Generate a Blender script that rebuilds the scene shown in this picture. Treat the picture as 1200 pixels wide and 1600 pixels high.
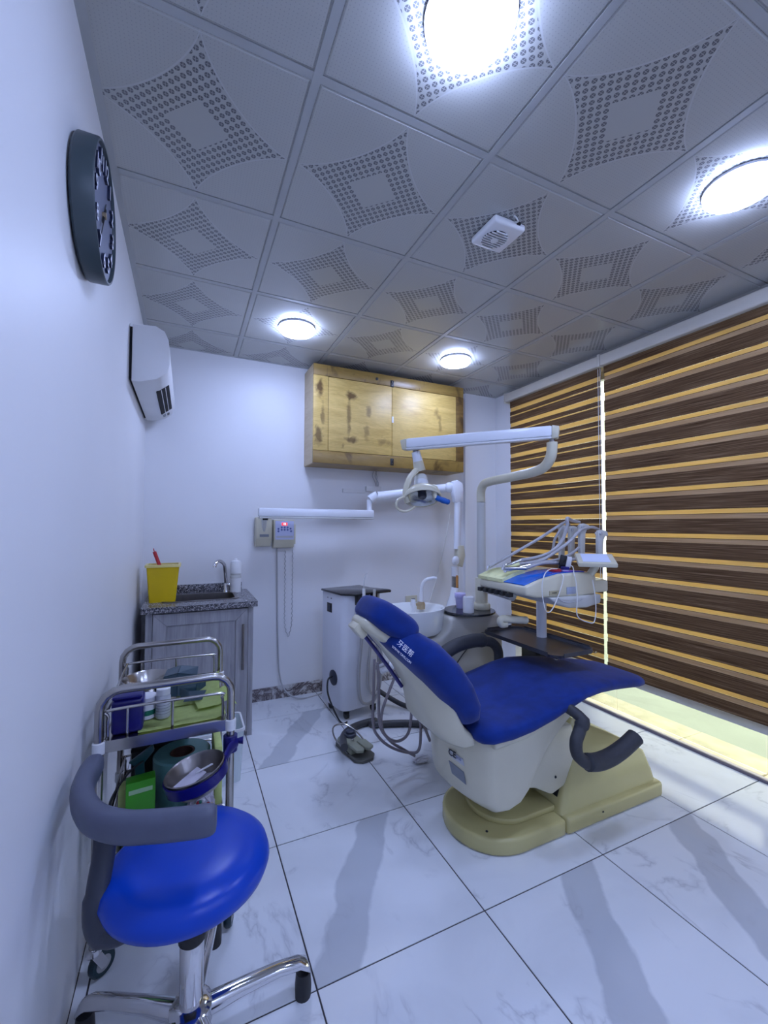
import bpy, bmesh, math, random
from mathutils import Vector, Matrix
random.seed(7)
sc = bpy.context.scene
for o in list(bpy.data.objects): bpy.data.objects.remove(o)

# ------------------------------------------------------------------ camera
F, YAW, PIT, ROL = 660.6, 0.4366, 0.0322, 0.0035
CAM = Vector((0, 0, 1.3132))
_f = Vector((math.sin(YAW)*math.cos(PIT), math.cos(YAW)*math.cos(PIT), math.sin(PIT)))
_r = Vector((math.cos(YAW), -math.sin(YAW), 0))
_u = _r.cross(_f)
_R = _r*math.cos(ROL) + _u*math.sin(ROL)
_U = _u*math.cos(ROL) - _r*math.sin(ROL)
cam = bpy.data.cameras.new('camera')
cam.sensor_fit = 'VERTICAL'; cam.sensor_height = 24.0; cam.lens = 24.0*F/1600.0
cam.clip_start = 0.02
camo = bpy.data.objects.new('camera', cam); sc.collection.objects.link(camo)
M = Matrix((( _R.x, _U.x, -_f.x, CAM.x), (_R.y, _U.y, -_f.y, CAM.y), (_R.z, _U.z, -_f.z, CAM.z), (0, 0, 0, 1)))
camo.matrix_world = M
sc.camera = camo

def P(u, v, X=None, Y=None, Z=None):
    """point of the real plane X=, Y= or Z= that the photograph's pixel (u, v) looks at"""
    d = _f + _R*((u-600)/F) + _U*((800-v)/F)
    if X is not None: t = (X-CAM.x)/d.x
    elif Y is not None: t = (Y-CAM.y)/d.y
    else: t = (Z-CAM.z)/d.z
    return CAM + d*t

# ------------------------------------------------------------------ world, exposure
w = bpy.data.worlds.new('world'); sc.world = w; w.use_nodes = True
bg = w.node_tree.nodes['Background']
bg.inputs[0].default_value = (1.0, 0.97, 0.84, 1); bg.inputs[1].default_value = 3.2
LAMP_STRENGTH = 84.0
LAMP_COLOR = (0.47, 0.585, 1.0)
sc.view_settings.view_transform = 'Standard'
sc.view_settings.look = 'None'
sc.view_settings.gamma = 1.0
sc.view_settings.use_curve_mapping = False
sc.view_settings.exposure = 0.0
sun = bpy.data.lights.new('sun', 'SUN'); sun.energy = 0.8; sun.angle = math.radians(2); sun.color = (1.0, 0.93, 0.75)
suno = bpy.data.objects.new('sun', sun); sc.collection.objects.link(suno)
suno.rotation_euler = (math.radians(8), math.radians(22), 0)

# ------------------------------------------------------------------ room sizes
XL, XR, YB, YF, H = -0.265, 2.70, 3.2926, -1.284, 2.5636
GX = [0.6*i-0.29 for i in range(0, 6)]
GY = [1.116+0.6*j for j in range(-4, 4)]

# ------------------------------------------------------------------ materials
MATS = {}
def mat(name, col=(0.8, 0.8, 0.8), rough=0.5, metal=0.0, spec=0.5, **k):
    if name in MATS: return MATS[name]
    m = bpy.data.materials.new(name); m.use_nodes = True; MATS[name] = m
    b = m.node_tree.nodes['Principled BSDF']
    b.inputs['Base Color'].default_value = (*col, 1)
    b.inputs['Roughness'].default_value = rough
    b.inputs['Metallic'].default_value = metal
    b.inputs['Specular IOR Level'].default_value = spec
    if 'trans' in k: b.inputs['Transmission Weight'].default_value = k['trans']
    if 'coat' in k: b.inputs['Coat Weight'].default_value = k['coat']; b.inputs['Coat Roughness'].default_value = 0.1
    if 'sheen' in k: b.inputs['Sheen Weight'].default_value = k['sheen']
    if 'emit' in k:
        b.inputs['Emission Color'].default_value = (*k['emit'], 1); b.inputs['Emission Strength'].default_value = k['es']
    if 'sss' in k:
        b.inputs['Subsurface Weight'].default_value = k['sss']
    nv = k.get('noise')
    if nv:   # (scale, amount) : a soft mottling of the colour and a fine relief
        nt = m.node_tree; n = nt.nodes; l = nt.links
        tc = n.new('ShaderNodeTexCoord'); no = n.new('ShaderNodeTexNoise'); no.inputs['Scale'].default_value = nv[0]; no.inputs['Detail'].default_value = 4
        l.new(tc.outputs['Object'], no.inputs['Vector'])
        mr = n.new('ShaderNodeMapRange'); mr.inputs['From Min'].default_value = 0.3; mr.inputs['From Max'].default_value = 0.7
        mr.inputs['To Min'].default_value = 1-nv[1]; mr.inputs['To Max'].default_value = 1+nv[1]*0.5
        l.new(no.outputs['Fac'], mr.inputs['Value'])
        mx = n.new('ShaderNodeMix'); mx.data_type = 'RGBA'; mx.blend_type = 'MULTIPLY'; mx.inputs['Factor'].default_value = 1
        mx.inputs['A'].default_value = (*col, 1); l.new(mr.outputs['Result'], mx.inputs['B'])
        l.new(mx.outputs['Result'], b.inputs['Base Color'])
        if k.get('bump'):
            bp = n.new('ShaderNodeBump'); bp.inputs['Strength'].default_value = k['bump']; bp.inputs['Distance'].default_value = 0.01
            l.new(no.outputs['Fac'], bp.inputs['Height']); l.new(bp.outputs['Normal'], b.inputs['Normal'])
    return m

class N:
    """tiny node-building helper"""
    def __init__(s, m): s.nt = m.node_tree; s.n = s.nt.nodes; s.l = s.nt.links; s.b = s.n['Principled BSDF']
    def put(s, v, i):
        if hasattr(v, 'is_linked') or isinstance(v, bpy.types.NodeSocket): s.l.new(v, i)
        else: i.default_value = v
    def math(s, op, a, b=0.0, c=0.0):
        x = s.n.new('ShaderNodeMath'); x.operation = op
        s.put(a, x.inputs[0]); s.put(b, x.inputs[1]); s.put(c, x.inputs[2]); return x.outputs[0]
    def noise(s, vec, scale, detail=3, dist=0.0, rough=0.5):
        x = s.n.new('ShaderNodeTexNoise'); x.inputs['Scale'].default_value = scale; x.inputs['Detail'].default_value = detail
        x.inputs['Distortion'].default_value = dist; x.inputs['Roughness'].default_value = rough; s.put(vec, x.inputs['Vector']); return x
    def ramp(s, f, stops):
        x = s.n.new('ShaderNodeValToRGB'); e = x.color_ramp.elements
        while len(e) < len(stops): e.new(0.5)
        for i, (p, c) in enumerate(stops):
            e[i].position = p; e[i].color = (*c, 1) if len(c) == 3 else c
        s.put(f, x.inputs[0]); return x.outputs[0]
    def mix(s, f, a, b, mode='MIX'):
        x = s.n.new('ShaderNodeMix'); x.data_type = 'RGBA'; x.blend_type = mode
        s.put(f, x.inputs['Factor'])
        for v, k in ((a, 'A'), (b, 'B')):
            s.put(v if not isinstance(v, tuple) or len(v) == 4 else (*v, 1), x.inputs[k])
        return x.outputs['Result']
    def sep(s, v):
        x = s.n.new('ShaderNodeSeparateXYZ'); s.put(v, x.inputs[0]); return x.outputs
    def comb(s, x_, y_, z_):
        x = s.n.new('ShaderNodeCombineXYZ'); s.put(x_, x.inputs[0]); s.put(y_, x.inputs[1]); s.put(z_, x.inputs[2]); return x.outputs[0]
    def tc(s, k='Object'):
        return s.n.new('ShaderNodeTexCoord').outputs[k]
    def map(s, vec, scale=(1, 1, 1), loc=(0, 0, 0), rot=(0, 0, 0)):
        x = s.n.new('ShaderNodeMapping'); s.put(vec, x.inputs[0]); x.inputs['Location'].default_value = loc
        x.inputs['Rotation'].default_value = rot; x.inputs['Scale'].default_value = scale; return x.outputs[0]
    def bump(s, h, strength, dist=0.01):
        x = s.n.new('ShaderNodeBump'); x.inputs['Strength'].default_value = strength; x.inputs['Distance'].default_value = dist
        s.put(h, x.inputs['Height']); s.l.new(x.outputs[0], s.b.inputs['Normal'])

wall_m = mat('white_wall_paint', (0.80, 0.80, 0.81), 0.45, noise=(1.3, 0.03))
grout_m = mat('grout', (0.06, 0.055, 0.06), 0.9, noise=(30, 0.2))
white_plastic = mat('white_plastic', (0.78, 0.78, 0.78), 0.3, noise=(6, 0.03))
cream_plastic = mat('cream_plastic', (0.52, 0.46, 0.20), 0.25, noise=(5, 0.05))
ivory_plastic = mat('ivory_plastic', (0.64, 0.60, 0.45), 0.28, noise=(5, 0.05))
grey_plastic = mat('light_grey_plastic', (0.55, 0.55, 0.52), 0.35, noise=(8, 0.05))
xray_white = mat('enamel_white', (0.82, 0.84, 0.88), 0.25, noise=(5, 0.02))
black_gloss = mat('black_gloss', (0.012, 0.012, 0.016), 0.12, noise=(9, 0.1))
black_m = mat('black_plastic', (0.012, 0.012, 0.014), 0.45, noise=(20, 0.15))
rubber_m = mat('charcoal_foam', (0.035, 0.037, 0.045), 0.6, noise=(60, 0.15), bump=0.05)
hose_grey = mat('grey_hose', (0.42, 0.41, 0.42), 0.4, noise=(20, 0.05))
hose_mauve = mat('mauve_grey_tube', (0.24, 0.21, 0.23), 0.35, noise=(20, 0.08))
hose_dark = mat('dark_hose', (0.05, 0.05, 0.055), 0.45, noise=(30, 0.1))
cable_white = mat('white_cable', (0.75, 0.75, 0.72), 0.4, noise=(20, 0.05))
cable_grey = mat('grey_cable', (0.45, 0.45, 0.46), 0.5, noise=(20, 0.05))
steel_m = mat('brushed_steel', (0.42, 0.40, 0.38), 0.22, 1.0, noise=(25, 0.06))
chrome_m = mat('chrome', (0.72, 0.71, 0.72), 0.1, 1.0, noise=(25, 0.04))
dullsteel = mat('dull_steel', (0.26, 0.24, 0.23), 0.3, 1.0, noise=(25, 0.08))
blue_vinyl = mat('blue_vinyl', (0.0005, 0.05, 0.46), 0.3, spec=0.35, noise=(8, 0.05))
blue_cover = mat('blue_cover_fabric', (0.0006, 0.024, 0.20), 0.75, spec=0.2, sheen=0.15, noise=(14, 0.25), bump=0.15)
grey_vinyl = mat('grey_vinyl', (0.085, 0.095, 0.145), 0.42, noise=(30, 0.06), bump=0.03)
slate_plastic = mat('slate_plastic', (0.035, 0.04, 0.06), 0.45, noise=(30, 0.06))
clock_m = mat('clock_case', (0.045, 0.065, 0.075), 0.35, noise=(10, 0.06))
clock_face = mat('clock_face', (0.16, 0.18, 0.26), 0.35, noise=(4, 0.05))
numeral_lit = mat('numeral_pale', (0.75, 0.78, 0.88), 0.4, noise=(4, 0.03))
numeral_front = mat('numeral_navy', (0.015, 0.02, 0.05), 0.3, noise=(4, 0.03))
alu_m = mat('aluminium', (0.70, 0.71, 0.72), 0.4, 0.5, noise=(15, 0.05))
valance_m = mat('valance_cream', (0.62, 0.58, 0.50), 0.45, noise=(6, 0.04))
yellow_m = mat('yellow_plastic', (0.72, 0.50, 0.0), 0.35, noise=(8, 0.04))
yellow_rim = mat('yellow_rim', (0.80, 0.68, 0.25), 0.35, noise=(8, 0.04))
red_m = mat('red_plastic', (0.5, 0.02, 0.03), 0.3, noise=(8, 0.1))
navy_m = mat('navy_plastic', (0.008, 0.006, 0.14), 0.3, noise=(8, 0.06))
green_m = mat('green_card', (0.045, 0.32, 0.01), 0.45, noise=(12, 0.06))
lime_m = mat('lime_napkin', (0.60, 0.70, 0.24), 0.8, noise=(40, 0.08), bump=0.2)
limepale = mat('pale_lime_pad', (0.80, 0.80, 0.42), 0.85, noise=(30, 0.14), bump=0.4)
film_m = mat('teal_film', (0.13, 0.30, 0.29), 0.25, noise=(6, 0.06))
card_m = mat('brown_card', (0.08, 0.035, 0.025), 0.8, noise=(20, 0.15))
smoke_m = mat('smoky_plastic', (0.05, 0.10, 0.14), 0.15, trans=0.45, noise=(8, 0.08))
paper_m = mat('white_paper', (0.75, 0.74, 0.78), 0.7, noise=(20, 0.08))
lilac_m = mat('lilac_cup', (0.55, 0.52, 0.82), 0.4, sss=0.1, noise=(8, 0.04))
glass_smoke = mat('smoked_glass', (0.02, 0.022, 0.03), 0.06, noise=(9, 0.05))
olive_plastic = mat('olive_grey_plastic', (0.27, 0.28, 0.20), 0.4, noise=(12, 0.06))
cover_blue = mat('bright_blue_film', (0.0, 0.13, 0.62), 0.18, noise=(14, 0.25), bump=0.2)
purple_m = mat('purple_film', (0.16, 0.05, 0.55), 0.3, noise=(12, 0.1))
screen_pale = mat('pale_viewer_panel', (0.62, 0.68, 0.86), 0.3, noise=(8, 0.03))
label_m = mat('pale_label', (0.55, 0.56, 0.60), 0.45, noise=(20, 0.04))
label_dark = mat('grey_label', (0.22, 0.24, 0.27), 0.45, noise=(20, 0.06))
ink_m = mat('black_ink', (0.01, 0.01, 0.015), 0.5, noise=(20, 0.1))
inkwhite = mat('white_ink', (0.75, 0.78, 0.85), 0.6, noise=(20, 0.05))
inkblue = mat('blue_ink', (0.12, 0.16, 0.42), 0.5, noise=(20, 0.05))
red_led = mat('red_led_display', (0.3, 0.01, 0.02), 0.3, emit=(1.0, 0.05, 0.08), es=1.6)
led_ink = mat('led_digit', (1, 0.5, 0.5), 0.3, emit=(1.0, 0.55, 0.55), es=2.5)
ceramic = mat('ceramic', (0.75, 0.76, 0.74), 0.1, coat=0.4, noise=(5, 0.02))
brass_m = mat('brass', (0.55, 0.42, 0.25), 0.3, 0.9, noise=(15, 0.1))
tape_blue = mat('blue_wrap', (0.0, 0.10, 0.45), 0.5, noise=(30, 0.2), bump=0.3)
teal_tyre = mat('teal_black_tyre', (0.01, 0.035, 0.045), 0.35, noise=(20, 0.1))
dark_gap = mat('dark_recess', (0.006, 0.006, 0.008), 0.8, noise=(9, 0.1))
orange_m = mat('orange_label', (0.6, 0.28, 0.08), 0.5, noise=(9, 0.1))
yellow_tag = mat('yellow_tag', (0.65, 0.45, 0.02), 0.5, noise=(9, 0.1))
clearbag = mat('clear_wrapper', (0.62, 0.58, 0.66), 0.2, trans=0.1, noise=(12, 0.15), bump=0.3)
greenbit = mat('green_plastic_bit', (0.02, 0.2, 0.12), 0.35, noise=(12, 0.15))
light_rim = mat('lamp_rim', (0.75, 0.76, 0.82), 0.4, noise=(9, 0.02))
lamp_glow = mat('lamp_diffuser', (0.9, 0.9, 0.95), 0.5, emit=LAMP_COLOR, es=LAMP_STRENGTH)
reflector_m = mat('lamp_reflector', (0.55, 0.57, 0.56), 0.25, 0.8, noise=(20, 0.1))
clear_lens = mat('clear_lens', (0.5, 0.52, 0.54), 0.08, trans=0.8, noise=(9, 0.02))

def marble(name, white, seed, band):
    m = mat(name, white, 0.12, spec=0.5); k = N(m)
    uv = k.tc('UV'); oi = k.n.new('ShaderNodeObjectInfo')
    rnd = k.math('MULTIPLY', oi.outputs['Random'], 37.0)
    s = k.sep(uv)
    v = k.comb(s[0], s[1], k.math('ADD', rnd, seed))
    warp = k.noise(v, 2.2, 5, 0.6)
    n1 = k.noise(k.map(v, (1.2, 0.7, 1), rot=(0, 0, 0.9)), 1.7, 5, 0.7, 0.55)
    a = k.math('ABSOLUTE', k.math('SUBTRACT', n1.outputs['Fac'], 0.5))
    vein = k.ramp(a, [(0.0, (1, 1, 1)), (0.007, (0.5, 0.5, 0.5)), (0.030, (0, 0, 0))])
    gate = k.ramp(k.noise(v, 2.6, 2).outputs['Fac'], [(0.46, (0, 0, 0)), (0.60, (1, 1, 1))])
    veinf = k.math('MULTIPLY', vein, gate)
    cloud = k.ramp(warp.outputs['Fac'], [(0.45, (0, 0, 0)), (0.75, (1, 1, 1))])
    c = k.mix(k.math('MULTIPLY', cloud, 0.22), white, (white[0]*0.62, white[1]*0.63, white[2]*0.66))
    if band:   # one broad slanting grey band with ragged edges
        wob = k.math('MULTIPLY', k.math('SUBTRACT', k.noise(v, 3.0, 5, 0.3).outputs['Fac'], 0.5), 0.2)
        d = k.math('ADD', k.math('SUBTRACT', k.math('MULTIPLY', s[1], 0.67), s[0]), k.math('ADD', k.math('MULTIPLY', oi.outputs['Random'], 0.22), 0.06))
        d = k.math('ABSOLUTE', k.math('ADD', d, wob))
        bf = k.ramp(d, [(0.125, (1, 1, 1)), (0.15, (0, 0, 0))])
        c = k.mix(k.math('MULTIPLY', bf, 0.6), c, (white[0]*0.52, white[1]*0.54, white[2]*0.58))
    c = k.mix(k.math('MULTIPLY', veinf, 0.6), c, (white[0]*0.55, white[1]*0.55, white[2]*0.58))
    k.l.new(c, k.b.inputs['Base Color'])
    return m
marble_a = marble('marble_band', (0.80, 0.82, 0.84), 3.0, True)
marble_b = marble('marble_veined', (0.80, 0.82, 0.84), 11.0, False)
skirt_m = mat('skirting_marble', (0.5, 0.48, 0.47), 0.2)
def _sk():
    k = N(skirt_m); n1 = k.noise(k.tc('Object'), 5.0, 7, 2.0, 0.65)
    a = k.math('ABSOLUTE', k.math('SUBTRACT', n1.outputs['Fac'], 0.52))
    c = k.ramp(a, [(0.0, (0.06, 0.045, 0.05)), (0.03, (0.24, 0.21, 0.21)), (0.10, (0.56, 0.55, 0.55))])
    k.l.new(c, k.b.inputs['Base Color'])
_sk()

tile_m = mat('pvc_ceiling_tile', (0.48, 0.48, 0.45), 0.2, spec=0.5)
def _tile():
    k = N(tile_m); uv = k.tc('UV'); s = k.sep(uv)
    x = k.math('ABSOLUTE', k.math('SUBTRACT', s[0], 0.5)); y = k.math('ABSOLUTE', k.math('SUBTRACT', s[1], 0.5))
    dx = k.math('SUBTRACT', 0.5, x); dy = k.math('SUBTRACT', 0.5, y)
    rad = k.math('SQRT', k.math('ADD', k.math('MULTIPLY', dx, dx), k.math('MULTIPLY', dy, dy)))
    ast = k.math('ADD', k.math('POWER', x, 0.72), k.math('POWER', y, 0.72)); star = k.math('LESS_THAN', ast, 0.582)
    dia = k.math('GREATER_THAN', k.math('ADD', x, y), 0.155)
    inside = k.math('MULTIPLY', star, dia)
    # quincunx of little flowers
    p = 44.0
    a = k.math('MULTIPLY', k.math('ADD', s[0], s[1]), 19.6); b = k.math('MULTIPLY', k.math('SUBTRACT', s[0], s[1]), 19.6)
    fa = k.math('SUBTRACT', k.math('FRACT', a), 0.5); fb = k.math('SUBTRACT', k.math('FRACT', b), 0.5)
    r2 = k.math('SQRT', k.math('ADD', k.math('MULTIPLY', fa, fa), k.math('MULTIPLY', fb, fb)))
    dot = k.math('LESS_THAN', r2, 0.36)
    cross = k.math('GREATER_THAN', k.math('MINIMUM', k.math('ABSOLUTE', k.math('ADD', fa, fb)), k.math('ABSOLUTE', k.math('SUBTRACT', fa, fb))), 0.035)
    dots = k.math('MULTIPLY', k.math('MULTIPLY', dot, cross), inside)
    # thin outline of the four arcs, pin holes elsewhere
    line = k.math('LESS_THAN', k.math('ABSOLUTE', k.math('SUBTRACT', ast, 0.592)), 0.006)
    q = 60.0
    ga = k.math('SUBTRACT', k.math('FRACT', k.math('MULTIPLY', s[0], q)), 0.5); gb = k.math('SUBTRACT', k.math('FRACT', k.math('MULTIPLY', s[1], q)), 0.5)
    pin = k.math('LESS_THAN', k.math('ADD', k.math('MULTIPLY', ga, ga), k.math('MULTIPLY', gb, gb)), 0.018)
    pin = k.math('MULTIPLY', pin, k.math('GREATER_THAN', ast, 0.60))
    base = k.mix(k.math('MULTIPLY', k.math('GREATER_THAN', ast, 0.582), 0.5), (0.46, 0.46, 0.43, 1), (0.49, 0.49, 0.46, 1))
    c = k.mix(k.math('MULTIPLY', pin, 0.35), base, (0.2, 0.2, 0.22, 1))
    c = k.mix(k.math('MULTIPLY', line, 0.35), c, (0.6, 0.62, 0.64, 1))
    c = k.mix(k.math('MULTIPLY', dots, 0.85), c, (0.10, 0.10, 0.115, 1))
    k.l.new(c, k.b.inputs['Base Color'])
_tile()
tbar_m = mat('grid_bar_grey', (0.44, 0.45, 0.44), 0.35, noise=(6, 0.05))

wood_m = mat('plywood_door', (0.55, 0.38, 0.16), 0.45)
frame_m = mat('stained_pine', (0.40, 0.24, 0.09), 0.35)
def _wood(m, light, mid, dark, stain, spots=()):
    k = N(m); o = k.tc('Object')
    g = k.noise(k.map(o, (1.0, 1.0, 5.5)), 2.6, 6, 1.3, 0.6)
    c = k.ramp(g.outputs['Fac'], [(0.3, mid), (0.62, light)])
    f = k.noise(k.map(o, (2.5, 2.5, 30)), 9.0, 3, 0.2)
    c = k.mix(k.math('MULTIPLY', k.ramp(f.outputs['Fac'], [(0.35, (1, 1, 1)), (0.6, (0, 0, 0))]), 0.16), c, dark)
    b = k.noise(k.map(o, (3.2, 1, 1.6)), 2.1, 4, 0.9)
    bf = k.ramp(b.outputs['Fac'], [(stain, (0, 0, 0)), (stain+0.09, (1, 1, 1))])
    c = k.mix(k.math('MULTIPLY', bf, 0.8), c, dark)
    if spots:   # burn marks and knots of the boards
        sp = k.sep(o); wn_ = k.math('MULTIPLY', k.math('SUBTRACT', k.noise(o, 16.0, 4, 0.8).outputs['Fac'], 0.5), 2.2)
        for (cx_, cz_, rx, rz, st) in spots:
            a = k.math('DIVIDE', k.math('SUBTRACT', sp[0], cx_), rx); b = k.math('DIVIDE', k.math('SUBTRACT', sp[2], cz_), rz)
            dd = k.math('ADD', k.math('SQRT', k.math('ADD', k.math('MULTIPLY', a, a), k.math('MULTIPLY', b, b))), wn_)
            c = k.mix(k.math('MULTIPLY', k.ramp(dd, [(0.35, (1, 1, 1)), (1.0, (0, 0, 0))]), st), c, dark)
    k.l.new(c, k.b.inputs['Base Color'])
_wood(wood_m, (0.70, 0.49, 0.155), (0.52, 0.335, 0.085), (0.11, 0.055, 0.015), 0.66, ((-0.375, 0.535, 0.05, 0.04, 0.9), (-0.392, 0.38, 0.022, 0.19, 0.65), (-0.365, 0.19, 0.07, 0.03, 0.8), (-0.228, 0.43, 0.03, 0.05, 0.6), (-0.244, 0.27, 0.03, 0.09, 0.45), (0.40, 0.48, 0.03, 0.06, 0.5), (0.43, 0.40, 0.02, 0.08, 0.5), (-0.62, 0.56, 0.035, 0.08, 0.95), (-0.63, 0.2, 0.04, 0.09, 0.8), (-0.60, 0.36, 0.02, 0.12, 0.6), (-0.1, 0.2, 0.08, 0.04, 0.5)))
_wood(frame_m, (0.34, 0.215, 0.055), (0.24, 0.145, 0.035), (0.07, 0.035, 0.012), 0.58)
sidewood_m = mat('pale_wood_side', (0.55, 0.42, 0.25), 0.4); _wood(sidewood_m, (0.58, 0.46, 0.28), (0.48, 0.36, 0.2), (0.3, 0.2, 0.1), 0.8)
greywood = mat('grey_wood_laminate', (0.36, 0.35, 0.37), 0.45)
def _gw(m, a, b):
    k = N(m); o = k.tc('Object')
    g = k.noise(k.map(o, (9, 9, 0.7)), 5.0, 6, 0.6, 0.6)
    k.l.new(k.ramp(g.outputs['Fac'], [(0.3, a), (0.7, b)]), k.b.inputs['Base Color'])
_gw(greywood, (0.26, 0.255, 0.275), (0.44, 0.43, 0.45))
granite = mat('speckled_granite', (0.1, 0.1, 0.11), 0.25)
def _gr():
    k = N(granite); v = k.n.new('ShaderNodeTexVoronoi'); v.inputs['Scale'].default_value = 210; k.l.new(k.tc('Object'), v.inputs['Vector'])
    c = k.sep(v.outputs['Color'])
    k.l.new(k.ramp(c[0], [(0.0, (0.012, 0.012, 0.016)), (0.45, (0.09, 0.088, 0.10)), (0.72, (0.22, 0.21, 0.23)), (1.0, (0.5, 0.49, 0.5))]), k.b.inputs['Base Color'])
_gr()

def fabric(name, cols, trans, tcol, freq=170.0):
    m = bpy.data.materials.new(name); m.use_nodes = True; MATS[name] = m
    k = N(m); o = k.tc('Object'); s = k.sep(o)
    wv = k.noise(k.comb(0.0, k.math('MULTIPLY', s[1], 3.0), k.math('MULTIPLY', s[2], freq)), 1.0, 3, 0.0, 0.6)
    c = k.ramp(wv.outputs['Fac'], [(0.30, cols[0]), (0.5, cols[1]), (0.70, cols[2])])
    k.l.new(c, k.b.inputs['Base Color']); k.b.inputs['Roughness'].default_value = 0.75; k.b.inputs['Specular IOR Level'].default_value = 0.15
    t = k.n.new('ShaderNodeBsdfTranslucent'); k.l.new(k.mix(0.8, c, (*tcol, 1)), t.inputs[0])
    mx = k.n.new('ShaderNodeMixShader'); mx.inputs[0].default_value = trans
    k.l.new(k.b.outputs[0], mx.inputs[1]); k.l.new(t.outputs[0], mx.inputs[2])
    k.l.new(mx.outputs[0], k.n['Material Output'].inputs[0]); return m
band_dark = fabric('dark_brown_weave', [(0.05, 0.024, 0.010), (0.14, 0.078, 0.036), (0.28, 0.18, 0.10)], 0.12, (0.30, 0.16, 0.06))
band_light = fabric('straw_sheer_weave', [(0.55, 0.38, 0.14), (0.72, 0.52, 0.22), (0.82, 0.65, 0.34)], 0.55, (1.0, 0.78, 0.36), 260)
band_beige = fabric('beige_weave', [(0.34, 0.23, 0.12), (0.50, 0.36, 0.21), (0.62, 0.48, 0.32)], 0.30, (0.75, 0.52, 0.25), 260)

pane_m = bpy.data.materials.new('window_glass'); pane_m.use_nodes = True
def _pane():
    k = N(pane_m); t = k.n.new('ShaderNodeBsdfTransparent'); t.inputs[0].default_value = (0.93, 0.97, 0.94, 1)
    g = k.n.new('ShaderNodeBsdfGlossy'); g.inputs['Roughness'].default_value = 0.02
    fr = k.n.new('ShaderNodeFresnel'); fr.inputs[0].default_value = 1.45
    mx = k.n.new('ShaderNodeMixShader'); k.l.new(fr.outputs[0], mx.inputs[0]); k.l.new(t.outputs[0], mx.inputs[1]); k.l.new(g.outputs[0], mx.inputs[2])
    k.l.new(mx.outputs[0], k.n['Material Output'].inputs[0])
_pane()
paving_m = mat('cream_stone_paving', (0.58, 0.54, 0.39), 0.7, noise=(9, 0.25))  # brightness of sun on the strip is put into this colour
outer_m = mat('pale_green_concrete', (0.33, 0.37, 0.32), 0.7, noise=(5, 0.08))

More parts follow.
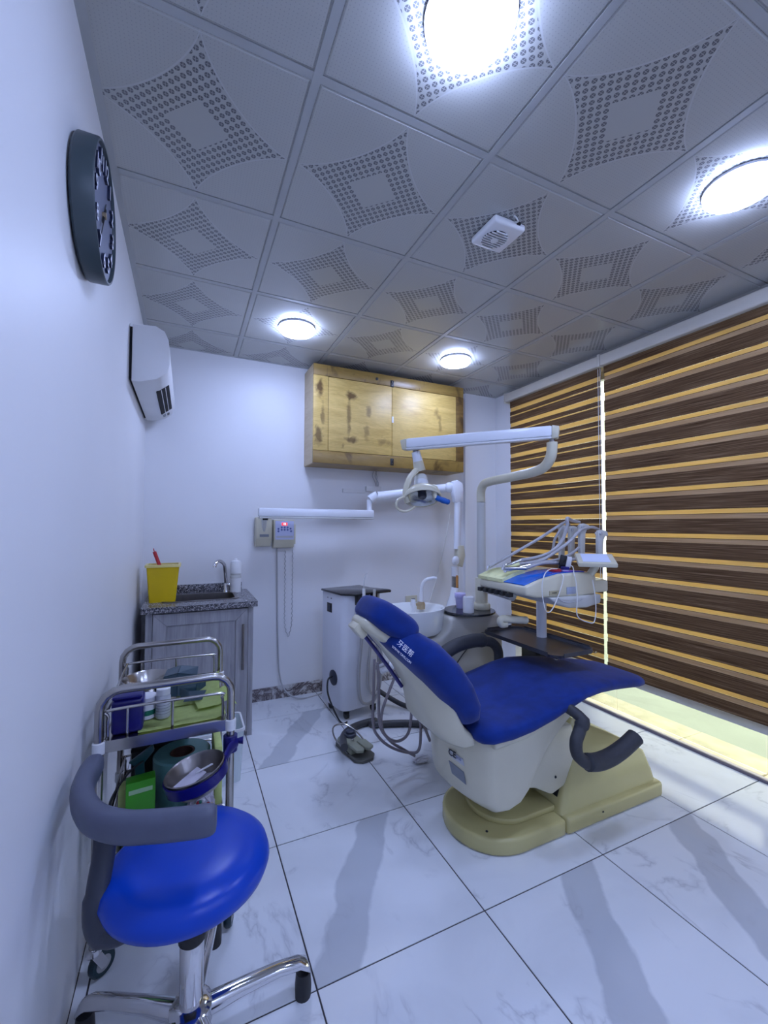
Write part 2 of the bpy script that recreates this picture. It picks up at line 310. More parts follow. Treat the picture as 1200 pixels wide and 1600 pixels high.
# ------------------------------------------------------------------ mesh helpers
class MB:
    def __init__(s): s.bm = bmesh.new()
    def _face(s, vs):
        try: return s.bm.faces.new(vs)
        except ValueError: return None
    def loft(s, rings, cap=True, closed=True, loop=False):
        rv = [[s.bm.verts.new(p) for p in r] for r in rings]
        n = len(rv[0]); m = len(rv)
        for i in range(m if loop else m-1):
            a, b = rv[i], rv[(i+1) % m]
            for j in range(n if closed else n-1):
                s._face([a[j], a[(j+1) % n], b[(j+1) % n], b[j]])
        if cap and not loop:
            s._face(list(reversed(rv[0]))); s._face(rv[-1])
        return s
    def box(s, x0, x1, y0, y1, z0, z1):
        return s.loft([[(x0, y0, z0), (x1, y0, z0), (x1, y1, z0), (x0, y1, z0)], [(x0, y0, z1), (x1, y0, z1), (x1, y1, z1), (x0, y1, z1)]])
    def prism(s, poly, axis, a, b):
        """extrude a 2-D polygon: axis 'y' poly=(x,z); 'x' poly=(y,z); 'z' poly=(x,y)"""
        def q(p, t): return {'y': (p[0], t, p[1]), 'x': (t, p[0], p[1]), 'z': (p[0], p[1], t)}[axis]
        return s.loft([[q(p, a) for p in poly], [q(p, b) for p in poly]])
    def tube(s, pts, r, seg=10, cap=True, flat=1.0, loop=False):
        pts = [Vector(p) for p in pts]; n = len(pts)
        if isinstance(r, (list, tuple)):
            rs = []
            for i in range(n):
                f = i*(len(r)-1)/(n-1); k = min(int(f), len(r)-2); rs.append(r[k]+(r[k+1]-r[k])*(f-k))
        else: rs = [r]*n
        rings = []; up = None
        for i, p in enumerate(pts):
            if loop: t = pts[(i+1) % n]-pts[i-1]
            else: t = (pts[min(i+1, n-1)]-pts[max(i-1, 0)])
            t.normalize()
            if up is None:
                up = Vector((0, 0, 1)) if abs(t.z) < 0.9 else Vector((1, 0, 0))
            sd = t.cross(up); sd.normalize(); up = sd.cross(t); up.normalize()
            rings.append([p + (sd*math.cos(2*math.pi*j/seg)*flat + up*math.sin(2*math.pi*j/seg))*rs[i] for j in range(seg)])
        return s.loft(rings, cap=cap, loop=loop)
    def lathe(s, prof, c=(0, 0, 0), seg=28, sx=1.0, sy=1.0, mx=None, loop=False, cap=True):
        rings = []
        for (r, z) in prof:
            ring = []
            for j in range(seg):
                a = 2*math.pi*j/seg; v = Vector((r*math.cos(a)*sx, r*math.sin(a)*sy, z))
                if mx is not None: v = mx @ v
                ring.append(v + Vector(c))
            rings.append(ring)
        return s.loft(rings, loop=loop, cap=cap)
    def ell(s, c, rx, ry, rz, seg=20, rings=10, e=1.0, mx=None):
        pr = []
        for i in range(1, rings):
            a = -math.pi/2 + math.pi*i/rings; pr.append((math.copysign(abs(math.cos(a))**e, 1), math.copysign(abs(math.sin(a))**e, math.sin(a))))
        R_ = []
        for (r, z) in pr:
            ring = []
            for j in range(seg):
                t = 2*math.pi*j/seg
                cx = math.copysign(abs(math.cos(t))**e, math.cos(t)); sy = math.copysign(abs(math.sin(t))**e, math.sin(t))
                v = Vector((rx*r*cx, ry*r*sy, rz*z))
                if mx is not None: v = mx @ v
                ring.append(v+Vector(c))
            R_.append(ring)
        return s.loft(R_)
    def xf(s, mx):
        bmesh.ops.transform(s.bm, matrix=mx, verts=s.bm.verts); return s
    def bevel(s, w, seg=2, ang=30):
        s.bm.normal_update()
        es = [e for e in s.bm.edges if len(e.link_faces) == 2 and e.calc_face_angle(0) > math.radians(ang)]
        if es: bmesh.ops.bevel(s.bm, geom=es, offset=w, segments=seg, profile=0.5, affect='EDGES', clamp_overlap=True)
        return s
    def build(s, name, m, parent=None, smooth=40):
        bmesh.ops.recalc_face_normals(s.bm, faces=s.bm.faces)
        me = bpy.data.meshes.new(name); s.bm.to_mesh(me); s.bm.free()
        return link(name, me, m, parent, smooth)

def wloc(o):
    v = Vector((0, 0, 0))
    while o is not None: v += Vector(o.location); o = o.parent
    return v
def link(name, me, m, parent=None, smooth=40, loc=None):
    for mm in (m if isinstance(m, (list, tuple)) else [m]): me.materials.append(mm)
    if smooth:
        for p in me.polygons: p.use_smooth = True
        me.set_sharp_from_angle(angle=math.radians(smooth))
    o = bpy.data.objects.new(name, me); sc.collection.objects.link(o)
    if parent is not None:
        me.transform(Matrix.Translation(-wloc(parent))); o.parent = parent
    else:
        xs = [v.co for v in me.vertices]
        b = Vector(((min(v.x for v in xs)+max(v.x for v in xs))/2, (min(v.y for v in xs)+max(v.y for v in xs))/2, min(v.z for v in xs)))
        if loc is not None: b = Vector(loc)
        me.transform(Matrix.Translation(-b)); o.location = b
    return o
def tag(o, label, cat=None, group=None, kind=None):
    o['label'] = label
    if cat: o['category'] = cat
    if group: o['group'] = group
    if kind: o['kind'] = kind
    return o
def thing(name, label, cat, loc, group=None):
    o = bpy.data.objects.new(name, None); sc.collection.objects.link(o); o.location = loc; o.empty_display_size = 0.05
    return tag(o, label, cat, group)
def crom(pts, n=8, loop=False):
    """Catmull-Rom curve through the points"""
    pts = [Vector(p) for p in pts]; out = []; m = len(pts)
    for i in range(m if loop else m-1):
        g = (lambda k: pts[k % m]) if loop else (lambda k: pts[max(0, min(m-1, k))])
        p0, p1, p2, p3 = g(i-1), g(i), g(i+1), g(i+2)
        for j in range(n):
            t = j/n
            out.append(0.5*((2*p1)+(p2-p0)*t+(2*p0-5*p1+4*p2-p3)*t*t+(3*p1-p0-3*p2+p3)*t**3))
    if not loop: out.append(pts[-1])
    return out
def text(name, body, size, m, parent, mx, ext=0.0004, bold=0.0, align='CENTER'):
    cu = bpy.data.curves.new(name, 'FONT'); cu.body = body; cu.size = size; cu.extrude = ext; cu.offset = bold
    cu.align_x = align; cu.align_y = 'CENTER'; cu.resolution_u = 3
    t = bpy.data.objects.new('tmp_text', cu); sc.collection.objects.link(t)
    dg = bpy.context.evaluated_depsgraph_get(); me = bpy.data.meshes.new_from_object(t.evaluated_get(dg))
    bpy.data.objects.remove(t); me.name = name; me.materials.clear(); me.transform(mx)
    return link(name, me, m, parent, 0)
def frame(o, xdir, ydir):
    x = Vector(xdir).normalized(); y = Vector(ydir); y = (y-x*y.dot(x)).normalized(); z = x.cross(y); o = Vector(o)
    return Matrix(((x.x, y.x, z.x, o.x), (x.y, y.y, z.y, o.y), (x.z, y.z, z.z, o.z), (0, 0, 0, 1)))
def disc_poly(cx, cy, r, n=24, a0=0.0, a1=2*math.pi):
    return [(cx+r*math.cos(a0+(a1-a0)*i/n), cy+r*math.sin(a0+(a1-a0)*i/n)) for i in range(n)]

# ================================================================== THE ROOM
# ---- floor with single tiles
fl = MB().box(XL-0.12, 2.75, YF-0.12, YB+0.12, -0.08, -0.0025).build('floor', grout_m, None, 0)
tag(fl, 'white polished marble tile floor with thin dark joints', 'floor', kind='structure')
FX = [-0.231+0.588*m for m in range(0, 6)]; FY = [2.977-0.592*k for k in range(0, 8)]
cols = [(XL, FX[0])] + [(FX[i], FX[i+1]) for i in range(5)]
rows = [(FY[0], YB)] + [(FY[i+1], FY[i]) for i in range(7)] + [(YF, FY[7])]
_tm = {}
def tile_mesh(wd, dp, rot, g=0.0024, th=0.010, mm=None):
    key = (round(wd, 3), round(dp, 3), rot, mm.name)
    if key in _tm: return _tm[key]
    me = bpy.data.meshes.new('floor_tile'); x0, x1, y0, y1 = g, wd-g, g, dp-g
    b = min(0.0008, (x1-x0)/4)
    vs = [(x0, y0, -th), (x1, y0, -th), (x1, y1, -th), (x0, y1, -th), (x0, y0, -b), (x1, y0, -b), (x1, y1, -b), (x0, y1, -b),
          (x0+b, y0+b, 0), (x1-b, y0+b, 0), (x1-b, y1-b, 0), (x0+b, y1-b, 0)]
    fs = [(0, 1, 5, 4), (1, 2, 6, 5), (2, 3, 7, 6), (3, 0, 4, 7), (4, 5, 9, 8), (5, 6, 10, 9), (6, 7, 11, 10), (7, 4, 8, 11), (8, 9, 10, 11)]
    me.from_pydata(vs, [], fs); uvl = me.uv_layers.new(name='UVMap')
    for lp in me.loops:
        v = me.vertices[lp.vertex_index].co; u_, v_ = v.x/0.588, v.y/0.592
        for _ in range(rot): u_, v_ = v_, 1-u_
        uvl.data[lp.index].uv = (u_, v_)
    me.materials.append(mm); me.update(); _tm[key] = me; return me
for ci, (x0, x1) in enumerate(cols):
    for ri, (y0, y1) in enumerate(rows):
        ti, tk = ci-1, ri-1
        band = (ti, tk) in ((1, 0), (1, 2), (2, 3), (3, 3), (4, 1)) or (tk >= 4 and (ti+tk) % 2 == 1)
        rot = 0 if band else (ti*3+tk) % 4
        me = tile_mesh(x1-x0, y1-y0, rot, mm=marble_a if band else marble_b)
        t = bpy.data.objects.new('floor_tile', me); sc.collection.objects.link(t); t.parent = fl
        t.location = Vector((x0, y0, 0))-fl.location

# ---- walls
WT = 0.10
tag(MB().box(XL-WT, XL, YF-WT, YB+WT, 0, H+0.06).build('wall_left', wall_m, None, 0), 'plain white painted wall along the left side', 'wall', kind='structure')
wb = MB().box(XL, 2.36, YB, YB+WT, 0, H+0.06).build('wall_back', wall_m, None, 0)
tag(wb, 'white painted wall at the back behind the sink and cabinet', 'wall', kind='structure')
tag(MB().box(2.36, 2.72, YB-0.035, YB+WT, 0, H+0.06).build('wall_corner', wall_m, None, 0), 'white corner pier between the back wall and the blinds', 'wall', kind='structure')
tag(MB().box(XL, 2.72, YF-WT, YF, 0, H+0.06).build('wall_front', wall_m, None, 0), 'white painted wall behind the viewer', 'wall', kind='structure')
wr = MB().box(2.72, 2.86, YF-WT, 0.35, 0, H+0.06).box(2.72, 2.86, 3.0, YB+WT, 0, H+0.06).box(2.72, 2.86, 0.35, 3.0, 2.46, H+0.06).build('wall_right', wall_m, None, 0)
tag(wr, 'white wall around the full-height window on the right', 'wall', kind='structure')
bb = thing('baseboard_back', 'grey veined marble skirting along the foot of the back wall', None, (1.5, YB, 0)); bb['kind'] = 'structure'
xs = [0.42, 1.02, 1.62, 2.22, 2.358]
for i in range(4):
    MB().box(xs[i]+0.001, xs[i+1]-0.001, YB-0.012, YB, 0, 0.092).bevel(0.002).build('skirting_tile', skirt_m, bb)

# ---- ceiling: slab, grid bars, single tiles
ce = MB().box(XL-WT, 2.86, YF-WT, YB+WT, H+0.06, H+0.14).build('ceiling', wall_m, None, 0)
tag(ce, 'grey suspended ceiling of square tiles printed with dotted stars', 'ceiling', kind='structure')
_cm = {}
def ctile(wd, dp, u0, v0):
    key = (round(wd, 3), round(dp, 3))
    if key in _cm: return _cm[key]
    g, gi = 0.008, 0.0145
    me = bpy.data.meshes.new('ceiling_tile')
    def q(a, z): return [(a, a, z), (wd-a, a, z), (wd-a, dp-a, z), (a, dp-a, z)]
    vs = q(g, 0.012)+q(g, 0.004)+q(gi, 0.004)+q(gi+0.005, -0.0005)
    fs = []
    for k in range(3):
        for j in range(4): fs.append((k*4+j, k*4+(j+1) % 4, (k+1)*4+(j+1) % 4, (k+1)*4+j))
    fs.append((15, 14, 13, 12)); fs.append((0, 1, 2, 3))
    me.from_pydata(vs, [], fs); uvl = me.uv_layers.new(name='UVMap')
    for lp in me.loops:
        v = me.vertices[lp.vertex_index].co; uvl.data[lp.index].uv = ((v.x+u0)/0.6, (v.y+v0)/0.6)
    me.materials.append(tile_m); me.update(); _cm[key] = me; return me
cxs = [(XL, GX[1])] + [(GX[i], GX[i+1]) for i in range(1, 5)]
cys = [(GY[i], GY[i+1]) for i in range(7)] + [(GY[7], YB)]
for x0, x1 in cxs:
    for y0, y1 in cys:
        o = bpy.data.objects.new('ceiling_tile', ctile(x1-x0, y1-y0, 0.6-(x1-x0) if x0 == XL else 0, 0)); sc.collection.objects.link(o)
        o.parent = ce; o.location = Vector((x0, y0, H))-ce.location
for x in GX[1:5]:
    MB().box(x-0.012, x+0.012, YF, YB, H-0.001, H+0.004).box(x-0.001, x+0.001, YF, YB, H+0.004, H+0.04).build('grid_bar', tbar_m, ce, 0)
for y in GY[1:]:
    MB().box(XL, 2.71, y-0.012, y+0.012, H, H+0.004).build('cross_bar', tbar_m, ce, 0)
MB().box(XL, XL+0.024, YF, YB, H-0.002, H+0.004).build('edge_trim', tbar_m, ce, 0)
MB().box(XL, 2.36, YB-0.022, YB, H-0.002, H+0.004).build('edge_trim', tbar_m, ce, 0)
MB().box(2.69, 2.72, YF, YB-0.035, H-0.002, H+0.004).build('edge_trim', tbar_m, ce, 0)

# ---- window, blinds, outside
WY0, WY1 = 0.35, 3.0
wn = thing('window_1', 'full-height glazed window behind the striped blinds', None, (2.78, 1.7, 0)); wn['kind'] = 'structure'
MB().box(2.77, 2.81, WY0, WY1, 0.222, 0.272).bevel(0.004).build('frame_rail', alu_m, wn)
MB().box(2.77, 2.81, WY0, WY1, 2.40, 2.46).build('frame_rail', alu_m, wn, 0)
for y in (WY0+0.02, 1.20, 2.06, WY1-0.02):
    MB().box(2.775, 2.805, y-0.02, y+0.02, 0.272, 2.40).build('mullion', alu_m, wn, 0)
ys = [WY0, 1.20, 2.06, WY1]
for i in range(3):
    MB().box(2.788, 2.792, ys[i]+0.02, ys[i+1]-0.02, 0.272, 2.40).build('pane', pane_m, wn, 0)
    MB().box(2.788, 2.792, ys[i]+0.003, ys[i+1]-0.003, 0.012, 0.222).build('pane', pane_m, wn, 0)
tag(MB().box(2.712, 2.752, WY0, WY1, -0.01, 0.012).bevel(0.003).build('trim_1', mat('mauve_metal_strip', (0.30, 0.27, 0.33), 0.3, 0.6, noise=(9, 0.05)), None), 'mauve metal threshold strip at the foot of the glass', 'threshold', kind='structure')
pv = thing('outdoor_paving', 'sunlit cream stone strip outside the window', 'paving', (2.9, 1.7, -0.03)); pv['kind'] = 'structure'
y = -1.0; i = 0
while y < 5.0:
    L_ = 0.42+0.09*((i*7) % 4)
    MB().box(2.755, 3.02, y, y+L_-0.004, -0.03, -0.004-0.002*(i % 2)).bevel(0.003, 1).build('paving_stone', paving_m, pv); y += L_; i += 1
tag(MB().box(3.02, 9.0, -6.0, 9.0, -0.05, -0.012).build('outdoor_ground', outer_m, None, 0), 'pale green concrete ground outside beyond the stone strip', 'ground', kind='structure')

def blind(label, y0, y1, z0, z1, fine, off):
    b = thing('zebra_blind', label, 'blind', (2.66, (y0+y1)/2, z0), 'striped blinds over the window')
    z = z1; i = 0; per = 0.1405
    def strip(nm, m, a, c, dx):
        if a <= z0: return
        c = max(c, z0)
        if a-c < 0.002: return
        e = 0.004 if dx > 0 else 0.0
        MB().box(2.66+dx, 2.6608+dx, y0+e, y1-e, c, a).build(nm, m, b, 0)
    z = z1 - off
    strip('dark_band', band_dark, z1, z, 0)
    while z > z0:
        if fine:
            strip('light_band', band_light, z, z-0.034, 0.002)
            strip('dark_band', band_dark, z-0.0352, z-0.070, 0.0)
            strip('light_band', band_light, z-0.070, z-0.079, 0.002)
            strip('dark_band', band_dark, z-0.079, z-per, 0.0)
        else:
            strip('light_band', band_light, z, z-0.025, 0.002)
            strip('dark_band', band_dark, z-0.025, z-0.028, 0.0)
            strip('beige_band', band_beige, z-0.028, z-0.054, 0.001)
            strip('dark_band', band_dark, z-0.054, z-per, 0.0)
        z -= per
    MB().tube([(2.664, y0, z0-0.006), (2.664, y1, z0-0.006)], 0.008, 8).build('bottom_rail', band_dark, b)
    return b
blind('narrower zebra blind with thin bright slits beside the white corner pier', 2.052, 2.985, 0.335, 2.446, True, 0.06)
bl2 = blind('wide brown and straw zebra blind at the right edge', 0.40, 2.028, 0.325, 2.446, False, 0.05)
va = thing('blind_valance', 'cream valance box running above both blinds under the ceiling', 'valance', (2.64, 1.7, 2.445))
MB().box(2.625, 2.70, 0.38, 3.015, 2.447, 2.525).bevel(0.010, 3).build('cassette', valance_m, va)
MB().box(2.62, 2.70, 3.015, 3.025, 2.437, 2.53).bevel(0.003).build('end_cap', valance_m, va)
MB().box(2.618, 2.66, 2.03, 2.05, 2.44, 2.531).bevel(0.003).build('bracket', valance_m, va)
for yy in (2.062, 2.045):
    MB().tube([(2.645, yy, 2.435), (2.645, yy, 0.9)], 0.0022, 6).build('pull_cord', cable_white, bl2)
MB().tube(crom([(2.645, 2.062, 0.9), (2.645, 2.058, 0.885), (2.645, 2.050, 0.885), (2.645, 2.045, 0.9)], 4), 0.0022, 6).build('cord_loop', cable_white, bl2)

# ---- ceiling lamps
for (i, j, lab) in ((1, -1, 'round white ceiling lamp, the largest one, at the top edge of the photo'),
                    (3, -1, 'round white ceiling lamp nearest the blinds'),
                    (1, 2, 'round white ceiling lamp between the air conditioner and the wooden cabinet'),
                    (3, 2, 'round white ceiling lamp in front of the wooden cabinet'),
                    (1, -4, 'round white ceiling lamp behind the viewer on the left'),
                    (3, -4, 'round white ceiling lamp behind the viewer on the right')):
    x, y = 0.6*i-0.29+0.3, 1.116+0.6*j+0.3
    if j == 2: y = 2.616
    t = thing('ceiling_lamp', lab, 'lamp', (x, y, H), 'round ceiling lamps')
    MB().lathe([(0.100, H-0.002), (0.112, H-0.002), (0.113, H-0.012), (0.109, H-0.014), (0.100, H-0.014)], (x, y, 0), 40).build('rim', light_rim, t)
    MB().lathe([(0.09, H-0.0145), (0.109, H-0.015), (0.110, H-0.026), (0.104, H-0.033), (0.06, H-0.037), (0.01, H-0.038)], (x, y, 0), 40).build('diffuser', lamp_glow, t)

# ---- exhaust fan in the ceiling
t = thing('exhaust_fan', 'small square white exhaust fan fixed to a ceiling tile', 'fan', (1.17, 1.385, H-0.03))
fx, fy = 1.172, 1.384
MB().box(fx-0.08, fx+0.08, fy-0.082, fy+0.082, H-0.034, H-0.003).bevel(0.012, 3).build('housing', white_plastic, t)
MB().lathe([(0.054, H-0.0335), (0.054, H-0.0355), (0.01, H-0.0355)], (fx-0.008, fy+0.012, 0), 28).build('recess', dark_gap, t)
for k in range(9):
    yy = fy+0.012-0.048+0.012*k; hw = math.sqrt(max(0.0, 0.055**2-(yy-fy-0.012)**2))
    MB().box(fx-0.008-hw, fx-0.008+hw, yy-0.0022, yy+0.0022, H-0.040, H-0.035).build('louvre', white_plastic, t, 0)
MB().lathe([(0.016, H-0.036), (0.016, H-0.041), (0.004, H-0.042)], (fx-0.008, fy+0.012, 0), 20).build('hub', white_plastic, t)
MB().tube(crom([(fx+0.02, fy-0.082, H-0.012), (fx+0.02, fy-0.10, H-0.022), (fx+0.005, fy-0.105, H-0.012), (fx+0.0, fy-0.10, H-0.004)], 5), 0.003, 6).build('wire', cable_white, t)
MB().box(fx+0.03, fx+0.045, fy-0.089, fy-0.079, H-0.02, H-0.01).build('clip', black_m, t)

# ================================================================== LEFT WALL
# ---- wall clock
cy, cz, R_ = 1.330, 2.145, 0.170
t = thing('wall_clock', 'round slate-grey wall clock with raised numerals on the left wall', 'clock', (XL, cy, cz-R_))
RX = Matrix.Rotation(math.pi/2, 4, 'Y')   # lathe axis to +X
def lx(prof, seg=56): return MB().lathe(prof, (XL, cy, cz), seg, mx=RX.to_3x3())
lx([(0.14, 0.004), (R_-0.006, 0.004), (R_, 0.010), (R_, 0.051), (R_-0.003, 0.055), (R_-0.008, 0.055), (R_-0.010, 0.045), (0.02, 0.045)]).build('case', clock_m, t)
lx([(R_-0.011, 0.0455), (R_-0.011, 0.0463), (0.005, 0.0463)]).build('dial', clock_face, t)
for h in range(1, 13):
    a = math.radians(90-30*h); rr = 0.122
    yy, zz = cy+rr*math.cos(a), cz+rr*math.sin(a)
    for ch, dy in ((str(h), 0.0),) if h < 10 else ((str(h)[0], -0.013), (str(h)[1], 0.013)):
        mx = frame((XL+0.050, yy+dy, zz), (0, 1, 0), (0, 0, 1))
        o = text('numeral', ch, 0.056, [numeral_front, numeral_lit], t, mx, 0.0035, 0.0010)
        for p in o.data.polygons: p.material_index = 1 if p.normal.x > 0.9 else 0  # pale fronts paint in the lit edges of the numerals
def hand(nm, ang, ln, wd, xx):
    a = math.radians(ang); d = Vector((0, math.cos(a), math.sin(a))); s_ = Vector((0, -math.sin(a), math.cos(a)))
    c = Vector((XL+xx, cy, cz)); pts = [c-d*0.03+s_*wd, c-d*0.03-s_*wd, c+d*ln-s_*wd*0.4, c+d*ln+s_*wd*0.4]
    MB().loft([pts, [p+Vector((0.0015, 0, 0)) for p in pts]]).build(nm, black_m, t, 0)
hand('hour_hand', 60, 0.06, 0.004, 0.048); hand('minute_hand', -120, 0.09, 0.003, 0.051)
lx([(0.009, 0.0463), (0.009, 0.055), (0.002, 0.055)], 16).build('hand_cap', brass_m, t)

# ---- air conditioner
ay0, ay1 = 2.34, 3.20
t = thing('air_conditioner', 'white split air conditioner high on the left wall near the corner', 'air conditioner', (XL, (ay0+ay1)/2, 1.96))
prof = [(XL+0.012, 2.285), (XL+0.11, 2.295), (XL+0.150, 2.275), (XL+0.168, 2.235), (XL+0.176, 2.17), (XL+0.176, 2.11), (XL+0.168, 2.07), (XL+0.12, 2.03), (XL+0.05, 2.008), (XL+0.012, 2.006)]
MB().prism(prof, 'y', ay0, ay1).bevel(0.004, 2, 50).build('housing', white_plastic, t)
MB().box(XL, XL+0.012, ay0+0.012, ay1-0.012, 2.02, 2.275).build('mounting_plate', dark_gap, t, 0)
# outlet slot in the sloping underside, with louvres
e0, e1 = Vector((XL+0.168, 0, 2.07)), Vector((XL+0.12, 0, 2.03))
nrm = Vector((e0-e1)).cross(Vector((0, 1, 0))).normalized()
if nrm.z > 0: nrm = -nrm
def strip_on(nm, m, a, b, y0, y1, lift, th):
    p0 = e1+(e0-e1)*a+nrm*lift; p1 = e1+(e0-e1)*b+nrm*lift
    q0, q1 = p0+nrm*th, p1+nrm*th
    MB().prism([(p0.x, p0.z), (p1.x, p1.z), (q1.x, q1.z), (q0.x, q0.z)], 'y', y0, y1).build(nm, m, t, 0)
strip_on('outlet', dark_gap, -0.25, 0.95, ay0+0.20, ay1-0.16, -0.004, 0.006)
for a in (0.15, 0.55): strip_on('louvre', white_plastic, a, a+0.05, ay0+0.20, ay1-0.16, 0.001, 0.003)
strip_on('display', black_m, 0.35, 0.6, ay1-0.10, ay1-0.05, 0.0, 0.002)
strip_on('badge', label_dark, -0.1, 0.2, ay1-0.12, ay1-0.06, 0.0, 0.002)

# ================================================================== BACK WALL
# ---- wooden wall cabinet
cx0, cx1, cyf, cz0, cz1 = 0.835, 2.178, 3.03, 1.778, 2.520
t = thing('wall_cabinet', 'stained wooden two-door cabinet hung high on the back wall', 'cabinet', ((cx0+cx1)/2, 3.16, cz0))
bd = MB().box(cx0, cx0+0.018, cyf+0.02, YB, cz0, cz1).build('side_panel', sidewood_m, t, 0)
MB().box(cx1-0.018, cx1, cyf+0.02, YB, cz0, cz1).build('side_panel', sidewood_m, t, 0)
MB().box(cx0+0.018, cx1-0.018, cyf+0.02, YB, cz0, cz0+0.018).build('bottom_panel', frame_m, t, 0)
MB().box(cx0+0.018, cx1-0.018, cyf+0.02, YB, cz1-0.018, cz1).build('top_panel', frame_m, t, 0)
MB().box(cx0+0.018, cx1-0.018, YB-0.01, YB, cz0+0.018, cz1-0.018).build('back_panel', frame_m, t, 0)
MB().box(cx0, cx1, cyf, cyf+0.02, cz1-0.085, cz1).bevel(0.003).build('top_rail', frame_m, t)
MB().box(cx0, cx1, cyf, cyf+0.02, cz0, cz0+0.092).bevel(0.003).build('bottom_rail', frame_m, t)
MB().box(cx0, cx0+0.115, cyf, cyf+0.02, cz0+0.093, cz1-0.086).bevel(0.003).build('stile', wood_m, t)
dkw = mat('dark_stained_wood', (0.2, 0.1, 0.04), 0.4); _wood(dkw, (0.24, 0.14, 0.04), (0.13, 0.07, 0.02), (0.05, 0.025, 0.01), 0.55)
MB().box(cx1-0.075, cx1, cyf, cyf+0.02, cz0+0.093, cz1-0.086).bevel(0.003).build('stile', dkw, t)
xm = 1.483
for (a, b) in ((cx0+0.118, xm-0.0015), (xm+0.0015, cx1-0.078)):
    d = MB().box(a, b, cyf+0.002, cyf+0.019, cz0+0.095, cz1-0.088).bevel(0.002).build('door', wood_m, t)
for z in (cz1-0.065, cz0+0.045):
    MB().box(xm-0.016, xm+0.014, cyf-0.004, cyf, z-0.028, z+0.028).bevel(0.002).build('latch', black_m, t)
    for dz in (-0.015, 0.015): MB().lathe([(0.004, 0), (0.004, 0.003), (0.001, 0.004)], (xm-0.001, cyf-0.004, z+dz), 8, mx=Matrix.Rotation(math.pi/2, 3, 'X')).build('screw', steel_m, t)
MB().lathe([(0.012, 0), (0.012, 0.004), (0.003, 0.006)], (xm-0.135, cyf, cz1-0.045), 14, mx=Matrix.Rotation(math.pi/2, 3, 'X')).build('key_hole', black_m, t)
MB().box(xm-0.002, xm+0.012, cyf-0.003, cyf+0.002, 2.14, 2.19).build('paper_tag', paper_m, t, 0)

# ---- junction box with wires below the cabinet
t = thing('junction_box', 'small white cable trunking with loose wires below the wooden cabinet', 'junction box', (1.44, YB-0.015, 1.60))
MB().box(1.36, 1.50, YB-0.03, YB, 1.60, 1.645).bevel(0.004).build('box', white_plastic, t)
MB().box(1.16, 1.36, YB-0.014, YB, 1.585, 1.615).build('trunking', white_plastic, t, 0)
for dx, dd in ((0, 0.01), (0.018, -0.012), (0.03, 0.016)):
    MB().tube(crom([(1.43+dx, YB-0.02, 1.778), (1.425+dx-dd, YB-0.03, 1.73), (1.44+dx, YB-0.025, 1.68), (1.455+dx*0.6, YB-0.016, 1.642)], 6), 0.0035, 6).build('wire', cable_grey, t)

# ---- wall socket
t = thing('wall_socket', 'beige wall socket behind the spittoon bowl', 'socket', (1.80, YB, 0.60))
MB().box(1.745, 1.86, YB-0.012, YB, 0.585, 0.70).bevel(0.004).build('plate', ivory_plastic, t)
MB().box(1.80, 1.835, YB-0.016, YB-0.012, 0.61, 0.675).build('rocker', label_dark, t, 0)

# ---- dental x-ray machine on the wall
t = thing('dental_x_ray_machine', 'white wall-mounted dental x-ray with folding arm and control box', 'x-ray machine', (0.60, YB, 1.13))
def cbox(nm, x0, x1, z0, z1):
    zc = z0+(z1-z0)*0.30
    return MB().prism([(YB, z0), (3.225, z0+0.006), (3.195, zc), (3.205, z1), (YB, z1)], 'x', x0, x1).bevel(0.006).build(nm, ivory_plastic, t)
a = cbox('arm_mount', 0.462, 0.575, 1.150, 1.372)
MB().prism([(0.497, 1.36), (0.54, 1.36), (0.534, 1.30), (0.524, 1.265), (0.514, 1.265), (0.502, 1.30)], 'y', 3.196, 3.206).bevel(0.003).build('moulded_groove', grey_plastic, a)
MB().box(0.487, 0.552, 3.190, 3.1995, 1.228, 1.246).build('badge', label_dark, a, 0)
b = cbox('control_box', 0.590, 0.745, 1.138, 1.356)
MB().box(0.745, 0.760, 3.235, YB, 1.17, 1.32).build('handset_hook', ivory_plastic, b, 0)
MB().box(0.600, 0.738, 3.1945, 3.2035, 1.206, 1.345).bevel(0.001).build('keypad', mat('lavender_keypad', (0.58, 0.62, 0.85), 0.35, noise=(9, 0.03)), b)
MB().box(0.646, 0.688, 3.193, 3.196, 1.312, 1.332).build('display', red_led, b, 0)
text('display_digits', '48', 0.022, led_ink, b, frame((0.667, 3.1925, 1.322), (1, 0, 0), (0, 0, 1)))
for (kx, kz) in ((0.622, 1.286), (0.622, 1.268), (0.646, 1.297), (0.668, 1.297), (0.690, 1.297), (0.646, 1.279), (0.668, 1.279), (0.690, 1.279), (0.712, 1.288), (0.716, 1.268)):
    MB().lathe([(0.0075, 0), (0.0075, 0.0015), (0.002, 0.002)], (kx, 3.1945, kz), 12, mx=Matrix.Rotation(math.pi/2, 3, 'X')).build('key', inkblue, b)
MB().box(0.607, 0.731, 3.1935, 3.197, 1.218, 1.234).build('label_strip', label_m, b, 0)
